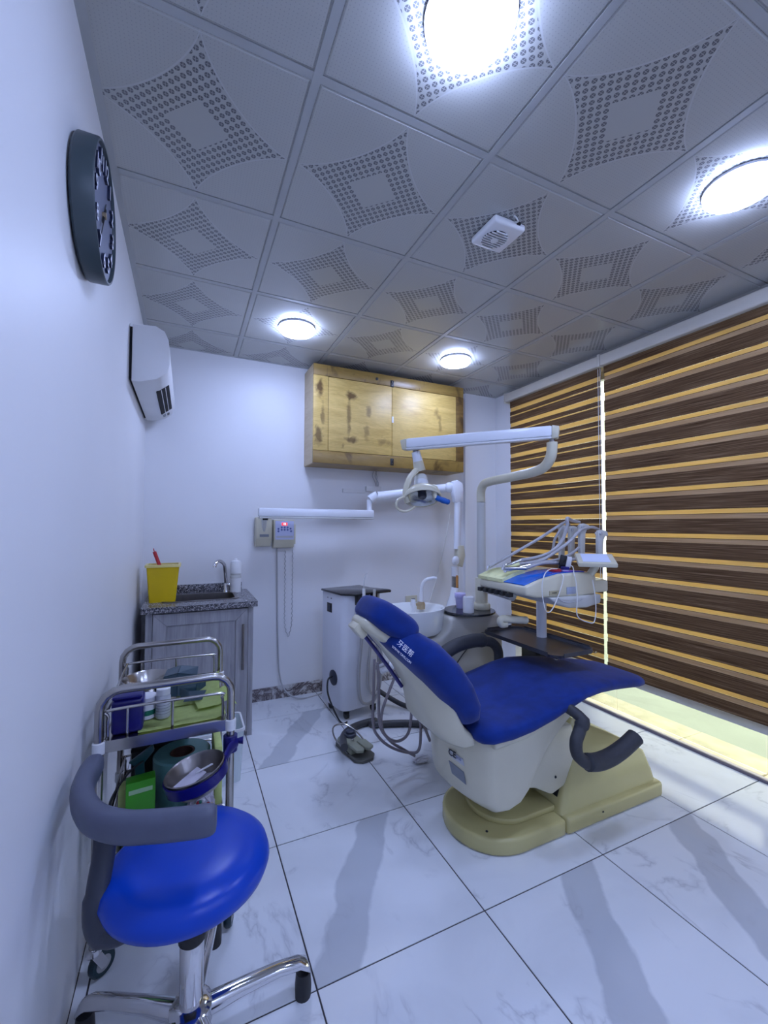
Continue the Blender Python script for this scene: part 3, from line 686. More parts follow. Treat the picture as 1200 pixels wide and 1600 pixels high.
# arms
MB().box(0.462, 1.352, 3.08, 3.14, 1.376, 1.436).bevel(0.008, 2).build('extension_arm', xray_white, t)
MB().box(0.466, 1.350, 3.077, 3.143, 1.362, 1.3745).bevel(0.003).build('arm_rail', grey_plastic, t)  # grey colour stands in for the shadow line below the arm
MB().lathe([(0.02, 1.35), (0.02, 1.38)], (0.52, 3.16, 0), 14).build('pivot', black_m, t)
MB().tube([(1.322, 3.11, 1.43), (1.322, 3.11, 1.52)], 0.020, 14).build('pivot', xray_white, t)
pa, pb = P(578, 777, Y=3.10), P(700, 762, Y=3.0)
d = (pb-pa).normalized()
MB().tube(crom([pa+Vector((0, 0, -0.02)), pa+d*0.05+Vector((0, 0, 0.005)), pa+d*0.1, pa+d*0.5, pb-d*0.05, pb], 6), 0.036, 14, flat=0.75).build('scissor_arm', xray_white, t)
pb2 = P(716, 765, Y=2.98)
MB().tube([pb-d*0.03, pb2], 0.022, 12).build('elbow_pin', xray_white, t)
MB().ell(pb+Vector((0, -0.02, 0)), 0.042, 0.03, 0.045, 16, 10).build('elbow_cap', xray_white, t)
top = P(716, 752, Y=2.96); bot = P(716, 862, Y=2.96)
MB().prism([(p.x, p.z) for p in (P(707, 752, Y=2.96), P(713, 750, Y=2.96), P(720, 755, Y=2.96), P(722, 765, Y=2.96), P(721, 785, Y=2.96), P(709, 785, Y=2.96), P(706, 770, Y=2.96))], 'y', 2.935, 2.985).bevel(0.008).build('elbow_cover', xray_white, t)
MB().tube([P(715, 775, Y=2.96), P(714, 858, Y=2.96)], 0.030, 14, flat=0.8).build('lower_arm', xray_white, t)
MB().prism([(p.x, p.z) for p in (P(713, 853, Y=2.96), P(722, 852, Y=2.96), P(724, 868, Y=2.96), P(720, 886, Y=2.96), P(713, 882, Y=2.96))], 'y', 2.93, 2.99).bevel(0.006).build('wrist_cover', ivory_plastic, t)
kp = P(712, 876, Y=2.93)
MB().ell(kp, 0.035, 0.02, 0.04, 16, 10).build('wrist_joint', xray_white, t)
MB().tube([P(711, 885, Y=2.96), P(711, 900, Y=2.96)], 0.030, 14).build('tube_neck', xray_white, t)
MB().tube([P(711, 897, Y=2.96), P(711, 920, Y=2.96)], 0.029, 16).build('collar', steel_m, t)
MB().box(P(712.5, 905, Y=2.93).x, P(715.5, 905, Y=2.93).x, 2.929, 2.932, P(714, 918, Y=2.93).z, P(714, 899, Y=2.93).z).build('label_strip', orange_m, t, 0)
MB().tube([P(711, 918, Y=2.96), P(709, 932, Y=2.96), P(706, 955, Y=2.96), P(706, 985, Y=2.96)], [0.032, 0.036, 0.062, 0.064], 18).build('tube_head', xray_white, t)
MB().tube(crom([P(704, 800, Y=3.2), P(695, 850, Y=3.25), P(682, 905, Y=3.27), P(668, 950, Y=3.27)], 5), 0.004, 6).build('hanging_wire', cable_white, t)
# coiled handset cord and supply lead
cp = []
for i in range(2, 130):
    s_ = i/130; z = 1.14-0.68*min(s_*2, 1.0) if s_ < 0.5 else 0.46+0.72*(s_-0.5)*2
    x = 0.690+0.058*(1/(1+math.exp(-(s_-0.5)*40)))
    cp.append((x+0.004*math.cos(i*1.9), YB-0.022+0.004*math.sin(i*1.9), z))
MB().tube(cp, 0.0028, 5).build('coiled_cord', cable_grey, t)
MB().tube(crom([(0.625, YB-0.03, 1.14), (0.632, YB-0.02, 0.9), (0.64, YB-0.02, 0.5), (0.655, YB-0.03, 0.20), (0.70, YB-0.05, 0.06), (0.80, YB-0.10, 0.008), (0.98, YB-0.06, 0.007), (1.05, YB-0.03, 0.05)], 7), 0.006, 7).build('supply_lead', cable_grey, t)

# ================================================================== SINK CORNER
sx0, sx1, sy0, sz = -0.205, 0.392, 2.79, 0.806
t = thing('sink_cabinet', 'grey wood-grain sink base cabinet in the left back corner', 'cabinet', (0.09, 3.04, 0))
for (a_, b_) in ((sx0, sx0+0.018), (sx1-0.018, sx1)): MB().box(a_, b_, sy0+0.02, YB, 0.0, sz).build('side_panel', greywood, t, 0)
MB().box(sx0+0.018, sx1-0.018, sy0+0.02, YB, 0.0, 0.03).build('bottom_panel', greywood, t, 0)
MB().box(sx0+0.018, sx1-0.018, YB-0.008, YB, 0.03, sz).build('back_panel', greywood, t, 0)
MB().box(sx0, sx0+0.035, sy0, sy0+0.02, 0, sz).build('stile', greywood, t, 0)
MB().box(sx1-0.03, sx1, sy0, sy0+0.02, 0, sz).build('stile', greywood, t, 0)
dx0, dx1, dz0, dz1 = sx0+0.038, sx1-0.033, 0.03, sz-0.012
dr = MB().box(dx0, dx1, sy0+0.004, sy0+0.018, dz0, dz1).build('door', greywood, t, 0)
W_ = 0.072
for (nm, a, b, c, d_) in (('door_rail', dx0, dx1, dz1-W_, dz1), ('door_rail', dx0, dx1, dz0, dz0+W_), ('door_stile', dx0, dx0+W_, dz0, dz1), ('door_stile', dx1-W_, dx1, dz0, dz1)):
    if nm == 'door_rail': poly = [(a, d_ if c > 0.4 else c), (b, d_ if c > 0.4 else c), (b-W_, c if c > 0.4 else d_), (a+W_, c if c > 0.4 else d_)]
    else: poly = [(a if a == dx0 else b, c), (a if a == dx0 else b, d_), (b if a == dx0 else a, d_-W_), (b if a == dx0 else a, c+W_)]
    MB().prism(poly, 'y', sy0-0.008, sy0+0.004).bevel(0.002, 1).build(nm, greywood, dr)
MB().tube([(dx1-0.03, sy0-0.030, 0.42), (dx1-0.03, sy0-0.030, 0.70)], 0.007, 10).tube([(dx1-0.03, sy0-0.008, 0.44), (dx1-0.03, sy0-0.03, 0.44)], 0.005, 8).tube([(dx1-0.03, sy0-0.008, 0.68), (dx1-0.03, sy0-0.03, 0.68)], 0.005, 8).build('handle', dullsteel, dr)
t = thing('granite_worktop', 'speckled dark granite worktop on the grey sink cabinet', 'worktop', (0.08, 3.03, sz))
zt = sz+0.034; bx0, bx1, by0, by1 = -0.11, 0.30, 2.90, 3.16
for (a, b, c, d_) in ((-0.226, bx0, 2.745, YB), (bx1, 0.412, 2.745, YB), (bx0, bx1, 2.745, by0), (bx0, bx1, by1, YB)):
    MB().box(a, b, c, d_, sz, zt).build('slab', granite, t, 0)
tag(MB().box(-0.226, 0.375, YB-0.02, YB, zt, zt+0.055).bevel(0.002).build('granite_splashback', granite, None), 'low speckled granite upstand against the back wall behind the sink', 'splashback')
t = thing('sink_basin', 'narrow steel sink basin let into the granite worktop', 'sink', (0.095, 3.03, sz-0.12))
def rr(x0, x1, y0, y1, r, z, n=5):
    o = []
    for (cx, cy_, a0) in ((x1-r, y1-r, 0), (x0+r, y1-r, 90), (x0+r, y0+r, 180), (x1-r, y0+r, 270)):
        for i in range(n+1):
            a = math.radians(a0+90*i/n); o.append((cx+r*math.cos(a), cy_+r*math.sin(a), z))
    return o
m_ = MB(); m_.loft([rr(bx0-0.02, bx1+0.02, by0-0.02, by1+0.02, 0.05, zt+0.0005), rr(bx0-0.02, bx1+0.02, by0-0.02, by1+0.02, 0.05, zt+0.004), rr(bx0+0.004, bx1-0.004, by0+0.004, by1-0.004, 0.05, zt+0.003),
                    rr(bx0+0.008, bx1-0.008, by0+0.008, by1-0.008, 0.05, sz-0.10), rr(bx0+0.06, bx1-0.06, by0+0.06, by1-0.06, 0.04, sz-0.12)], cap=False)
m_._face([v for v in list(m_.bm.verts)[-24:]]); m_.build('bowl', dullsteel, t)
MB().lathe([(0.02, sz-0.119), (0.02, sz-0.116), (0.004, sz-0.117)], (0.095, 3.03, 0), 16).build('drain', chrome_m, t)

t = thing('sink_faucet', 'chrome swan-neck tap behind the steel sink basin', 'faucet', (0.265, 3.20, zt))
fxx, fyy = 0.262, 3.205
MB().lathe([(0.024, zt), (0.024, zt+0.01), (0.017, zt+0.02), (0.017, zt+0.055), (0.012, zt+0.065)], (fxx, fyy, 0), 16).build('base', chrome_m, t)
MB().tube(crom([(fxx, fyy, zt+0.05), (fxx-0.01, fyy-0.01, zt+0.15), (fxx-0.02, fyy-0.03, zt+0.20), (fxx-0.055, fyy-0.07, zt+0.225), (fxx-0.08, fyy-0.10, zt+0.205), (fxx-0.085, fyy-0.105, zt+0.185)], 6), 0.0125, 12).build('spout', chrome_m, t)
MB().tube([(fxx+0.01, fyy-0.01, zt+0.045), (fxx+0.012, fyy-0.045, zt+0.055)], 0.008, 10).ell((fxx+0.012, fyy-0.052, zt+0.058), 0.016, 0.016, 0.012, 12, 8).build('lever', chrome_m, t)
t = thing('water_filter', 'white cylindrical tap water filter standing beside the chrome tap', 'filter', (0.325, 3.17, zt))
MB().lathe([(0.036, zt), (0.037, zt+0.004), (0.037, zt+0.10)], (0.322, 3.175, 0), 24).build('lower_housing', white_plastic, t)
MB().lathe([(0.038, zt+0.10), (0.038, zt+0.112), (0.036, zt+0.116), (0.036, zt+0.128), (0.038, zt+0.132)], (0.322, 3.175, 0), 24).build('joint_ring', grey_plastic, t)
MB().lathe([(0.037, zt+0.132), (0.037, zt+0.20), (0.031, zt+0.218), (0.012, zt+0.224), (0.008, zt+0.235), (0.004, zt+0.236)], (0.322, 3.175, 0), 24).build('cap', white_plastic, t)

t = thing('sharps_bin', 'yellow sharps bin with a red stick inside on the worktop corner', 'bin', (-0.125, 2.99, zt))
def ring4(x0, x1, y0, y1, z): return rr(x0, x1, y0, y1, 0.012, z, 3)
MB().loft([ring4(-0.200, -0.055, 2.93, 3.05, zt), ring4(-0.216, -0.036, 2.915, 3.065, zt+0.217), ring4(-0.212, -0.040, 2.919, 3.061, zt+0.217), ring4(-0.196, -0.059, 2.934, 3.046, zt+0.006)]).build('bucket', yellow_m, t)
MB().loft([ring4(-0.224, -0.028, 2.907, 3.073, zt+0.214), ring4(-0.225, -0.027, 2.906, 3.074, zt+0.228), ring4(-0.210, -0.042, 2.921, 3.059, zt+0.229), ring4(-0.210, -0.042, 2.921, 3.059, zt+0.214)], cap=False, loop=True).build('rim', yellow_rim, t)
t = thing('red_dropper', 'red plastic stick poking out of the yellow bin', 'stick', (-0.15, 3.01, zt+0.1))
MB().tube([(-0.125, 2.995, zt+0.03), (-0.150, 3.01, zt+0.22), (-0.180, 3.015, zt+0.305)], 0.011, 10).build('barrel', red_m, t)
MB().tube([(-0.180, 3.015, zt+0.305), (-0.186, 3.016, zt+0.325)], 0.003, 6).build('tip', red_m, t)

# ================================================================== SUCTION MACHINE
t = thing('suction_machine', 'tall white suction cabinet with black top and looped hoses', 'suction machine', (1.09, 2.86, 0))
SA = math.radians(11); o0 = Vector((0.966, 2.706, 0))
SM = Matrix.Translation(o0) @ Matrix.Rotation(SA, 4, 'Z')
def S(x, y, z): return SM @ Vector((x, y, z))
bw, bdp, bz0, bz1 = 0.310, 0.30, 0.062, 0.838
poly = [(0.0, bdp), (0.0, 0.05), (0.012, 0.018), (0.045, 0.0), (bw-0.03, 0.0), (bw-0.008, 0.010), (bw, 0.03), (bw, bdp)]
MB().prism(poly, 'z', bz0, bz1).bevel(0.005, 2, 60).xf(SM).build('housing', mat('suction_white', (0.74, 0.75, 0.80), 0.35, noise=(4, 0.02)), t)
MB().prism([(-0.012, bdp+0.005), (-0.012, 0.02), (0.055, -0.055), (bw+0.045, -0.055), (bw+0.065, -0.035), (bw+0.065, 0.02), (bw+0.01, 0.16), (bw+0.01, bdp+0.005)], 'z', bz1+0.001, bz1+0.016).bevel(0.005).xf(SM).build('top_plate', black_gloss, t)
MB().prism([(bw-0.09, -0.043), (bw+0.05, -0.043), (bw+0.05, -0.030), (bw-0.09, -0.030)], 'z', bz1+0.0155, bz1+0.0185).xf(SM).build('handle_slot', dark_gap, t, 0)
MB().box(-0.002, 0.002, 0.16, 0.23, 0.70, 0.765).bevel(0.002).xf(SM).build('switch_panel', black_m, t)
MB().box(-0.006, -0.002, 0.18, 0.21, 0.715, 0.75).xf(SM).build('rocker_switch', slate_plastic, t, 0)
for yy in (0.17, 0.22): MB().lathe([(0.004, 0), (0.004, 0.003)], (0, 0, 0), 8, mx=Matrix.Rotation(-math.pi/2, 3, 'Y')).xf(SM @ Matrix.Translation((0, yy, 0.80))).build('screw', black_m, t)
MB().lathe([(0.052, 0.0), (0.052, 0.006), (0.045, 0.010), (0.01, 0.010)], (0, 0, 0), 24, mx=Matrix.Rotation(-math.pi/2, 3, 'Y')).xf(SM @ Matrix.Translation((0, 0.13, 0.26))).build('vent', slate_plastic, t)
for (hx, hz) in ((0.10, 0.80), (0.16, 0.80), (0.23, 0.80)):
    MB().box(hx-0.014, hx+0.014, -0.05, -0.002, hz-0.03, hz+0.045).bevel(0.004).xf(SM).build('hose_hook', black_m, t)
MB().box(0.165, 0.205, -0.012, 0.0, 0.69, 0.755).bevel(0.002).xf(SM).build('warning_tag', yellow_tag, t)
for (px_, py_) in ((0.05, 0.04), (bw-0.04, 0.04), (0.05, bdp-0.05), (bw-0.04, bdp-0.05)):
    k = MB().lathe([(0.024, 0), (0.024, 0.022)], (0, 0, 0), 14, mx=Matrix.Rotation(math.pi/2, 3, 'Y')).xf(SM @ Matrix.Translation((px_-0.011, py_, 0.024))).build('castor', black_m, t)
    MB().box(px_-0.016, px_+0.016, py_-0.014, py_+0.014, 0.034, 0.066).xf(SM).build('castor_bracket', dark_gap, k, 0)
hz0 = -0.055
MB().tube([S(x, hz0+dy, z) for x, dy, z in crom([(0.125, 0, 0.86), (0.125, 0, 0.78), (0.12, 0.015, 0.55), (0.10, 0.02, 0.30), (0.115, 0.02, 0.14), (0.17, 0.02, 0.095), (0.24, 0.015, 0.13), (0.265, 0.015, 0.30), (0.245, 0.02, 0.55), (0.22, 0.03, 0.70), (0.205, 0.05, 0.76)], 6)], 0.011, 10).build('suction_hose', hose_grey, t)
MB().tube([S(x, hz0+dy, z) for x, dy, z in crom([(0.205, -0.01, 0.85), (0.205, -0.01, 0.75), (0.19, 0.0, 0.55), (0.165, 0.0, 0.35), (0.165, 0.0, 0.22), (0.205, 0.0, 0.16), (0.26, 0.0, 0.20), (0.275, 0, 0.40), (0.245, 0.01, 0.62), (0.235, 0.03, 0.74)], 6)], 0.009, 10).build('suction_hose', hose_grey, t)
MB().tube([S(0.125, hz0, 0.83), S(0.125, hz0, 0.885)], [0.013, 0.010], 12).build('hose_nozzle', white_plastic, t)
MB().tube([S(0.125, hz0, 0.885), S(0.128, hz0, 0.94), S(0.138, hz0, 0.975), S(0.152, hz0, 0.99)], 0.0035, 8).build('saliva_ejector', mat('clear_plastic', (0.8, 0.82, 0.86), 0.15, trans=0.4, noise=(9, 0.02)), t)
MB().tube([S(0.205, hz0-0.01, 0.82), S(0.205, hz0-0.01, 0.872)], 0.010, 12).build('hose_nozzle', grey_plastic, t)
MB().tube(crom([S(-0.01, 0.13, 0.27), S(-0.05, 0.12, 0.255), S(-0.075, 0.07, 0.18), S(-0.05, 0.0, 0.06), S(-0.02, -0.03, 0.010), S(0.02, -0.02, 0.007)], 6), 0.006, 8).build('power_lead', black_m, t)

# ================================================================== FOOT PEDAL and floor hoses
PA = math.atan2(-0.40, 0.02)+math.radians(8)
pc = Vector((0.905, 2.35, 0))
PMx = Matrix.Translation(pc) @ Matrix.Rotation(PA, 4, 'Z')   # local +x points to the front of the pedal
t = thing('foot_pedal', 'olive grey foot control with wire handle on the floor before the chair', 'foot pedal', pc)
MB().prism([(-0.13, -0.045), (-0.10, -0.062), (0.12, -0.068), (0.155, -0.035), (0.155, 0.035), (0.12, 0.068), (-0.10, 0.062), (-0.13, 0.045)], 'z', 0.002, 0.018).bevel(0.004).xf(PMx).build('base', mat('pedal_base', (0.10, 0.10, 0.085), 0.5, noise=(12, 0.1)), t)
MB().loft([[(-0.11, -0.055, 0.018), (0.07, -0.06, 0.018), (0.07, 0.06, 0.018), (-0.11, 0.055, 0.018)], [(-0.10, -0.05, 0.05), (0.065, -0.055, 0.05), (0.065, 0.055, 0.05), (-0.10, 0.05, 0.05)], [(-0.08, -0.04, 0.072), (0.04, -0.045, 0.062), (0.04, 0.045, 0.062), (-0.08, 0.04, 0.072)]]).bevel(0.008).xf(PMx).build('housing', olive_plastic, t)
for s_ in (-1, 1):
    MB().prism([(0.03, s_*0.003), (0.12, s_*0.003), (0.142, s_*0.022), (0.125, s_*0.056), (0.035, s_*0.058)], 'z', 0.052, 0.068).bevel(0.005).xf(PMx).build('treadle', olive_plastic, t)
MB().lathe([(0.036, 0.066), (0.036, 0.078), (0.033, 0.082), (0.027, 0.084), (0.027, 0.096), (0.022, 0.100), (0.004, 0.100)], (0, 0, 0), 24).xf(PMx @ Matrix.Translation((-0.045, 0.005, 0))).build('air_button', slate_plastic, t)
MB().lathe([(0.009, 0.062), (0.009, 0.075), (0.002, 0.077)], (0, 0, 0), 12).xf(PMx @ Matrix.Translation((0.012, -0.012, 0))).build('toggle', chrome_m, t)
MB().tube([PMx @ p for p in crom([(0.06, -0.072, 0.03), (-0.08, -0.075, 0.055), (-0.165, -0.045, 0.075), (-0.185, 0, 0.08), (-0.165, 0.045, 0.075), (-0.08, 0.075, 0.055), (0.03, 0.072, 0.03)], 6)], 0.005, 8).build('carry_handle', steel_m, t)

def floorhose(name, lab, cat, pts, r, m):
    o = MB().tube(crom(pts, 8), r, 10).build(name, m, None); return tag(o, lab, cat)
G = lambda u, v, z: P(u, v, Z=z)
floorhose('floor_hose', 'thick dark corrugated hose curving over the floor behind the foot pedal', 'hose',
          [G(538, 1168, 0.10), G(537, 1150, 0.05), G(552, 1136, 0.022), G(585, 1126, 0.022), (1.12, 2.56, 0.022), G(640, 1130, 0.022), G(690, 1138, 0.022), (1.42, 2.12, 0.022)], 0.021, hose_dark)
floorhose('drain_hose', 'dark grey hose lying on the floor beside the suction machine', 'hose',
          [(1.30, 2.88, 0.10), (1.36, 2.82, 0.06), (1.44, 2.72, 0.024), (1.54, 2.60, 0.024), (1.62, 2.45, 0.024), (1.62, 2.32, 0.03)], 0.017, hose_dark)

# ================================================================== DENTAL CHAIR
CY = 1.545
t = thing('dental_chair', 'blue-covered dental treatment chair with cream base and dark armrests', 'dental chair', (1.6, CY, 0))
# base plates
def Dpoly(xr, r, xs_, n=18): return [(xs_, CY-r)] + [(xr+r-r*math.sin(math.pi*i/n)*1.0 if False else xr+r+r*math.cos(math.pi/2+math.pi*(n-i)/n), CY+r*math.sin(-math.pi/2+math.pi*i/n)) for i in range(0, n+1)] + [(xs_, CY+r)]
def Dp(x0, r, x1, n=20):
    cx_ = x0+r; o = [(x1, CY-r)]
    for i in range(n+1):
        a = -math.pi/2-math.pi*i/n; o.append((cx_+r*math.cos(a), CY+r*math.sin(a)))
    o.append((x1, CY+r)); return o
MB().prism(Dp(1.038, 0.212, 1.484), 'z', 0.0, 0.068).bevel(0.014, 3, 60).build('front_base_plate', cream_plastic, t)
MB().prism(Dp(1.150, 0.150, 1.484), 'z', 0.067, 0.094).bevel(0.008, 2, 60).build('step_plate', cream_plastic, t)
MB().box(1.486, 2.128, 1.328, 1.762, 0.0, 0.072).bevel(0.016, 3).build('rear_base_plate', cream_plastic, t)
for (x, y) in ((1.13, 1.42), (1.70, 1.329)):
    MB().ell((x, y, 0.069 if y > 1.35 else 0.045), 0.006, 0.006, 0.004, 8, 6).build('bolt', black_m, t)
# rear cover: tapering block
def ring_r(x0, x1, y0, y1, z0, z1, r=0.03):
    o = rr(x0, x1, y0, y1, r, 0, 4); return [(p[0], p[1], z0+(z1-z0)*(p[0]-x0)/(x1-x0)) for p in o]
MB().loft([ring_r(1.478, 2.118, 1.352, 1.738, 0.066, 0.066), ring_r(1.50, 2.108, 1.362, 1.728, 0.12, 0.12), ring_r(1.555, 2.085, 1.385, 1.705, 0.255, 0.20), ring_r(1.575, 2.05, 1.395, 1.695, 0.32, 0.222), ring_r(1.60, 1.99, 1.41, 1.68, 0.40, 0.255), ring_r(1.625, 1.95, 1.425, 1.665, 0.43, 0.275)]).build('rear_cover', cream_plastic, t, 50)
MB().box(1.50, 1.60, 1.40, 1.69, 0.09, 0.30).build('lift_well', dark_gap, t, 0)
# lift linkage
MB().prism([(1.22, 0.36), (1.40, 0.44), (1.58, 0.43), (1.60, 0.30), (1.53, 0.17), (1.45, 0.15), (1.36, 0.20), (1.27, 0.22)], 'y', 1.38, 1.71).bevel(0.015, 2).build('lift_arm', ivory_plastic, t)
MB().ell((1.47, 1.379, 0.225), 0.006, 0.004, 0.006, 8, 6).build('bolt', black_m, t)
# seat shell
near = [(1.075, 0.475), (1.075, 0.33), (1.085, 0.235), (1.115, 0.197), (1.165, 0.190), (1.225, 0.205), (1.27, 0.245), (1.31, 0.31), (1.37, 0.39), (1.47, 0.475), (1.545, 0.525), (1.545, 0.565), (1.45, 0.545), (1.30, 0.500)]
def XBK(y): return 1.078-0.072*(1-min(1.0, abs(y-CY)/0.2215)**2.2)
def shell_ring(y, inset):
    c_ = (1.25, 0.38); o = []
    for (x, z) in near:
        if x < 1.2: x -= (1.078-XBK(y))*max(0.0, min(1.0, (1.2-x)/0.11))
        o.append((c_[0]+(x-c_[0])*(1-inset), y, c_[1]+(z-c_[1])*(1-inset)))
    return o
MB().loft([shell_ring(1.325, 0.10), shell_ring(1.3285, 0.045), shell_ring(1.337, 0.012), shell_ring(1.35, 0.0)] + [shell_ring(1.35+0.04*i, 0) for i in range(1, 10)] + [shell_ring(1.743, 0), shell_ring(1.756, 0.012), shell_ring(1.765, 0.045), shell_ring(1.768, 0.10)]).build('seat_shell', ivory_plastic, t, 50)
MB().prism([(1.08, 0.455), (1.25, 0.470), (1.38, 0.505), (1.50, 0.555), (1.56, 0.565), (1.56, 0.59), (1.45, 0.57), (1.25, 0.510), (1.08, 0.490)], 'y', 1.305, 1.788).bevel(0.008, 2, 35).build('seat_rim', ivory_plastic, t, 50)
MB().box(1.55, 2.02, 1.42, 1.67, 0.515, 0.54).bevel(0.006).build('leg_rest_board', ivory_plastic, t)
# seat cushion: loft along the length
def sect(x, hw, zb, zt_, dip=0.0, n=28, cy=CY):
    o = []
    for i in range(n):
        a = 2*math.pi*i/n; c, s_ = math.cos(a), math.sin(a)
        yy = math.copysign(abs(c)**0.42, c)*hw; q = math.copysign(abs(s_)**0.62, s_)
        z = (zb+zt_)/2+(zt_-zb)/2*q
        if s_ > 0: z -= dip*(1-(yy/hw)**2)
        o.append((x, cy+yy, z))
    return o
st = [(1.015, 0.215, 0.490, 0.525, 0), (1.03, 0.25, 0.478, 0.545, 0), (1.06, 0.268, 0.474, 0.556, 0.006), (1.15, 0.275, 0.478, 0.556, 0.012), (1.25, 0.276, 0.490, 0.566, 0.015), (1.36, 0.276, 0.515, 0.588, 0.012), (1.47, 0.272, 0.548, 0.612, 0.006), (1.56, 0.262, 0.565, 0.625, 0.0),
      (1.68, 0.240, 0.562, 0.622, 0), (1.80, 0.215, 0.548, 0.608, 0), (1.92, 0.195, 0.531, 0.590, 0), (2.02, 0.182, 0.517, 0.573, 0), (2.08, 0.165, 0.512, 0.562, 0), (2.11, 0.135, 0.517, 0.553, 0), (2.122, 0.09, 0.525, 0.545, 0)]
MB().loft([sect(*q) for q in st]).build('seat_cushion', blue_cover, t, 60)
# backrest cushion and shell: rear / front points of the side profile at the near edge
def bsect(rear, front, hw, n=28, e1=0.45, e2=0.65, cy=CY, tp=1.0):
    rv, fv = Vector((rear[0], 0, rear[1])), Vector((front[0], 0, front[1])); c0 = (rv+fv)/2; h = (fv-rv)/2
    o = []
    for i in range(n):
        a = 2*math.pi*i/n; c, s_ = math.cos(a), math.sin(a)
        p = c0 + h*math.copysign(abs(s_)**e2, s_); o.append((p.x, cy+math.copysign(abs(c)**e1, c)*hw*(tp+(1-tp)*(math.copysign(abs(s_)**e2, s_)+1)/2), p.z))
    return o
bs = [((0.985, 0.540), (1.045, 0.548), 0.17), ((0.955, 0.552), (1.065, 0.572), 0.205), ((0.930, 0.600), (1.062, 0.622), 0.222), ((0.882, 0.650), (1.030, 0.700), 0.225), ((0.828, 0.714), (0.970, 0.785), 0.220),
      ((0.766, 0.778), (0.895, 0.858), 0.208), ((0.712, 0.832), (0.822, 0.902), 0.188), ((0.682, 0.864), (0.780, 0.925), 0.160), ((0.672, 0.882), (0.75, 0.933), 0.12)]
MB().loft([bsect(*q) for q in bs]).build('backrest_cushion', blue_cover, t, 60)
bk = [((0.968, 0.450), (1.048, 0.470), 0.195), ((0.922, 0.470), (1.042, 0.495), 0.207), ((0.882, 0.515), (0.995, 0.53), 0.212), ((0.858, 0.590), (0.955, 0.60), 0.214), ((0.835, 0.655), (0.925, 0.665), 0.212), ((0.785, 0.735), (0.865, 0.755), 0.205), ((0.725, 0.812), (0.795, 0.835), 0.185), ((0.672, 0.872), (0.725, 0.893), 0.155), ((0.632, 0.912), (0.68, 0.932), 0.12)]
MB().loft([bsect(*q, e1=0.35, e2=0.6, tp=t_) for q, t_ in zip(bk, (0.85, 0.80, 0.66, 0.50, 0.42, 0.36, 0.34, 0.34, 0.36))]).build('backrest_shell', ivory_plastic, t, 50)
bl = [((0.838, 0.640), (0.846, 0.646), 0.16), ((0.77, 0.735), (0.778, 0.741), 0.155), ((0.70, 0.826), (0.708, 0.832), 0.135), ((0.648, 0.888), (0.656, 0.894), 0.11)]
MB().tube([(a[0]-0.004, CY+h_*0.36, a[1]-0.004) for a, b_, h_ in bl], 0.008, 8).build('backrest_trim', navy_m, t)
# headrest
hm = Matrix.Rotation(math.radians(34), 3, 'Y')
MB().ell((0.722, 1.525, 0.944), 0.112, 0.140, 0.058, 28, 16, 0.62, hm).build('headrest_cushion', blue_cover, t, 70)
MB().ell((0.672, 1.53, 0.905), 0.085, 0.10, 0.026, 20, 10, 0.6, hm).build('headrest_plate', ivory_plastic, t, 60)
MB().box(-0.03, 0.03, -0.035, 0.035, -0.014, 0.014).bevel(0.005).xf(Matrix.Translation((0.600, 1.52, 0.915)) @ Matrix.Rotation(math.radians(50), 4, 'Y')).build('headrest_lever', ivory_plastic, t)
for dy in (-0.03, 0.03):
    MB().tube([(0.63, 1.53+dy, 0.925), (0.72, 1.53+dy, 0.845)], 0.008, 8).build('headrest_bar', steel_m, t)
# armrests
def q(u, v, y): return P(u, v, Y=y)
MB().tube(crom([(1.43, 1.32, 0.575), q(908, 1122, 1.235), q(906, 1140, 1.225), q(900, 1160, 1.215), q(903, 1180, 1.21), q(920, 1194, 1.205), q(930, 1194, 1.205)], 6), [0.022]*7+[0.028]*4+[0.024]*26, 14).build('armrest_bracket', rubber_m, t)
MB().tube(crom([q(916, 1191, 1.205), q(935, 1190, 1.205), q(955, 1182, 1.205), q(975, 1168, 1.205), q(990, 1154, 1.205), q(993, 1151, 1.205)], 5), [0.022]+[0.034]*24+[0.026], 14).build('armrest_pad', rubber_m, t)
MB().tube(crom([q(682, 1036, 1.86), q(697, 1019, 1.86), q(715, 1008, 1.86), q(740, 1001, 1.86), q(757, 1001, 1.86)], 6), [0.030]+[0.036]*22+[0.034, 0.030], 14).build('armrest_pad', rubber_m, t)
MB().tube(crom([q(752, 1002, 1.86), q(768, 1004, 1.86), q(778, 1016, 1.86), q(780, 1040, 1.86), (1.545, 1.80, 0.54)], 6), 0.026, 12).build('armrest_bracket', rubber_m, t)
# marks on the back of the shell: CE sticker, type plate, slot
XB = 1.0745
def onback(u, v):
    y = 1.5
    for _ in range(12): y = P(u, v, X=XBK(y)-0.003).y
    return P(u, v, X=XBK(y)-0.003)
def backpatch(nm, m, c, off):
    rows_ = []
    for (lay) in (0, 1):
        for jj in ((range(5)) if lay == 0 else reversed(range(5))):
            r_ = []
            for ii in range(9):
                a_, b_ = ii/8, jj/4
                u_ = (c[0][0]*(1-a_)+c[1][0]*a_)*(1-b_)+(c[3][0]*(1-a_)+c[2][0]*a_)*b_
                v_ = (c[0][1]*(1-a_)+c[1][1]*a_)*(1-b_)+(c[3][1]*(1-a_)+c[2][1]*a_)*b_
                p = onback(u_, v_); p.x -= off*(1 if lay == 0 else 0.2); r_.append(p)
            rows_.append(r_)
    return MB().loft(rows_, cap=False, closed=False, loop=True).build(nm, m, t, 60)
lab_ = backpatch('ce_sticker', label_m, ((701, 1169), (724, 1186), (726, 1197), (704, 1181)), 0.003)
c1 = onback(711, 1180)
bd_ = (onback(723, 1189)-onback(703, 1174)); bd_.z = 0; ofs = Vector((-0.0055, -0.0012, 0))
